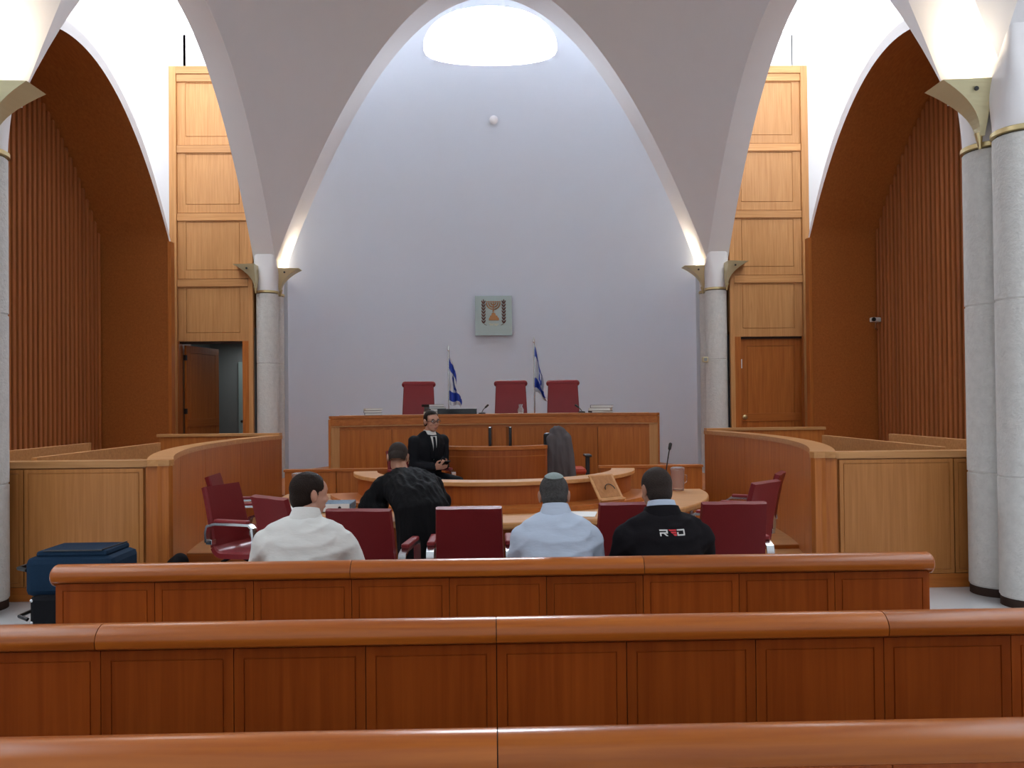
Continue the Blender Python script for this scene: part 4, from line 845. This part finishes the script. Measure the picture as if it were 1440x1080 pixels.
# monitors seen nearly edge-on
for x, rz, lb in ((-.045, R(88), 'thin black monitor on the clerk counter, nearest the suited man'), (.175, R(-86), 'thin black monitor on the clerk counter, nearest the draped jacket')):
    m_ = empty('monitor', (x, 9.6, .992), lb, 'monitor', 'monitors on the clerk counter'); m_.rotation_euler = (0, 0, rz)
    for nm, q in (('screen_panel', (-.20, .20, -.018, .018, .08, .37)), ('stand', (-.03, .03, -.01, .01, .01, .12)), ('base', (-.11, .11, -.08, .08, 0, .012))):
        ob = MB().box(*q).build(nm, 'screen', None, bevel=.006); ob.parent = m_
glassy('drinking_glass', [(.028, 0), (.034, .09), (.031, .09), (.026, .006)],   .03, 9.42, .992, 'small clear drinking glass between the two monitors', 'glass')

# ------------------------------------------------------------------ luggage and bags
sc = empty('suitcase', (-3.15, 6.0, 0), 'large navy blue fabric suitcase standing by the stone column', 'suitcase')
MB().box(-3.42, -2.78, 5.86, 6.30, .27, .56).build('shell', 'navy', sc, bevel=.05); MB().box(-3.36, -2.98, 5.82, 6.28, .04, .29).build('lower_case', 'blackcloth', sc, bevel=.03)
MB().box(-3.36, -2.84, 5.90, 6.28, .545, .60).build('lid_pocket', 'navy', sc, bevel=.025); MB().tube([(-3.3, 5.90, .602), (-2.88, 5.90, .602), (-2.86, 6.26, .602)], .006, 6).build('zip', 'black', sc)
MB().tube([(-3.43, 5.92, .46), (-3.50, 5.94, .47), (-3.50, 6.16, .47), (-3.43, 6.18, .46)], .016, 8).build('handle', 'black', sc, True); MB().tube([(-3.38, 5.84, .12), (-3.45, 5.86, .14), (-3.45, 6.06, .14), (-3.38, 6.1, .12)], .014, 8).build('handle', 'black', sc, True)
for x in (-3.34, -3.02):
    for y in (5.88, 6.22): MB().lathe([(.04, -.015), (.04, .015)], n=16, T=Matrix.Translation((x, y, .04)) @ Matrix.Rotation(R(90), 4, 'Y')).build('wheel', 'black', sc, True)
for q in ((-3.34, 5.818, .26), (-3.0, 5.818, .26), (-3.34, 5.818, .1)): MB().ell(q, (.012, .006, .012)).build('stud', 'chrome', sc, True)
bk = MB(); bk.ell((-2.62, 6.62, .21), (.12, .12, .21)); bk.ell((-2.58, 6.58, .37), (.07, .08, .08)); bk.ell((-2.50, 6.60, .14), (.12, .12, .15))
tag(remesh(bk, 'backpack', 'blackcloth', None, .012, 3), 'slumped black backpack at the corner of the curved enclosure wall', 'bag')
hb = MB(); hb.ell((-2.28, 7.0, .13), (.20, .13, .14)); hb.ell((-2.16, 6.98, .17), (.12, .11, .10))
hbo = remesh(hb, 'shoulder_bag', 'blackcloth', None, .012, 3); tag(hbo, 'black shoulder bag with a strap on the floor behind the sideways chair', 'bag')
MB().tube([(-2.42, 6.98, .20), (-2.36, 6.95, .30), (-2.24, 6.93, .36), (-2.12, 6.93, .31), (-2.04, 6.96, .18)], .014, 8).build('strap', 'blackcloth', hbo, True)

# ------------------------------------------------------------------ small fittings
cv = empty('security_camera', (6.72, 13.75, 2.95), 'small white security camera in the corner of the slatted wall', 'camera')
MB().box(6.55, 6.72, 13.62, 13.72, 2.98, 3.06, rz=.3).build('housing', 'white', cv, bevel=.015); MB().lathe([(.035, 0), (.035, .02)], n=14, T=Matrix.Translation((6.57, 13.60, 3.02)) @ Matrix.Rotation(R(90), 4, 'X')).build('lens', 'black', cv, True)
MB().tube([(6.66, 13.70, 2.98), (6.68, 13.76, 2.88), (6.76, 13.84, 2.85)], .018, 8).build('arm', 'chrome', cv, True)
sw = empty('wall_box', (3.99, 15.0, 2.42), 'small grey control box on the stone column by the closed oak door', 'switch')
MB().box(3.93, 4.03, 14.86, 14.93, 2.37, 2.47).build('housing', 'brassdull', sw, bevel=.006); MB().box(3.95, 4.01, 14.852, 14.862, 2.39, 2.45).build('cover', 'grey', sw, bevel=.003)
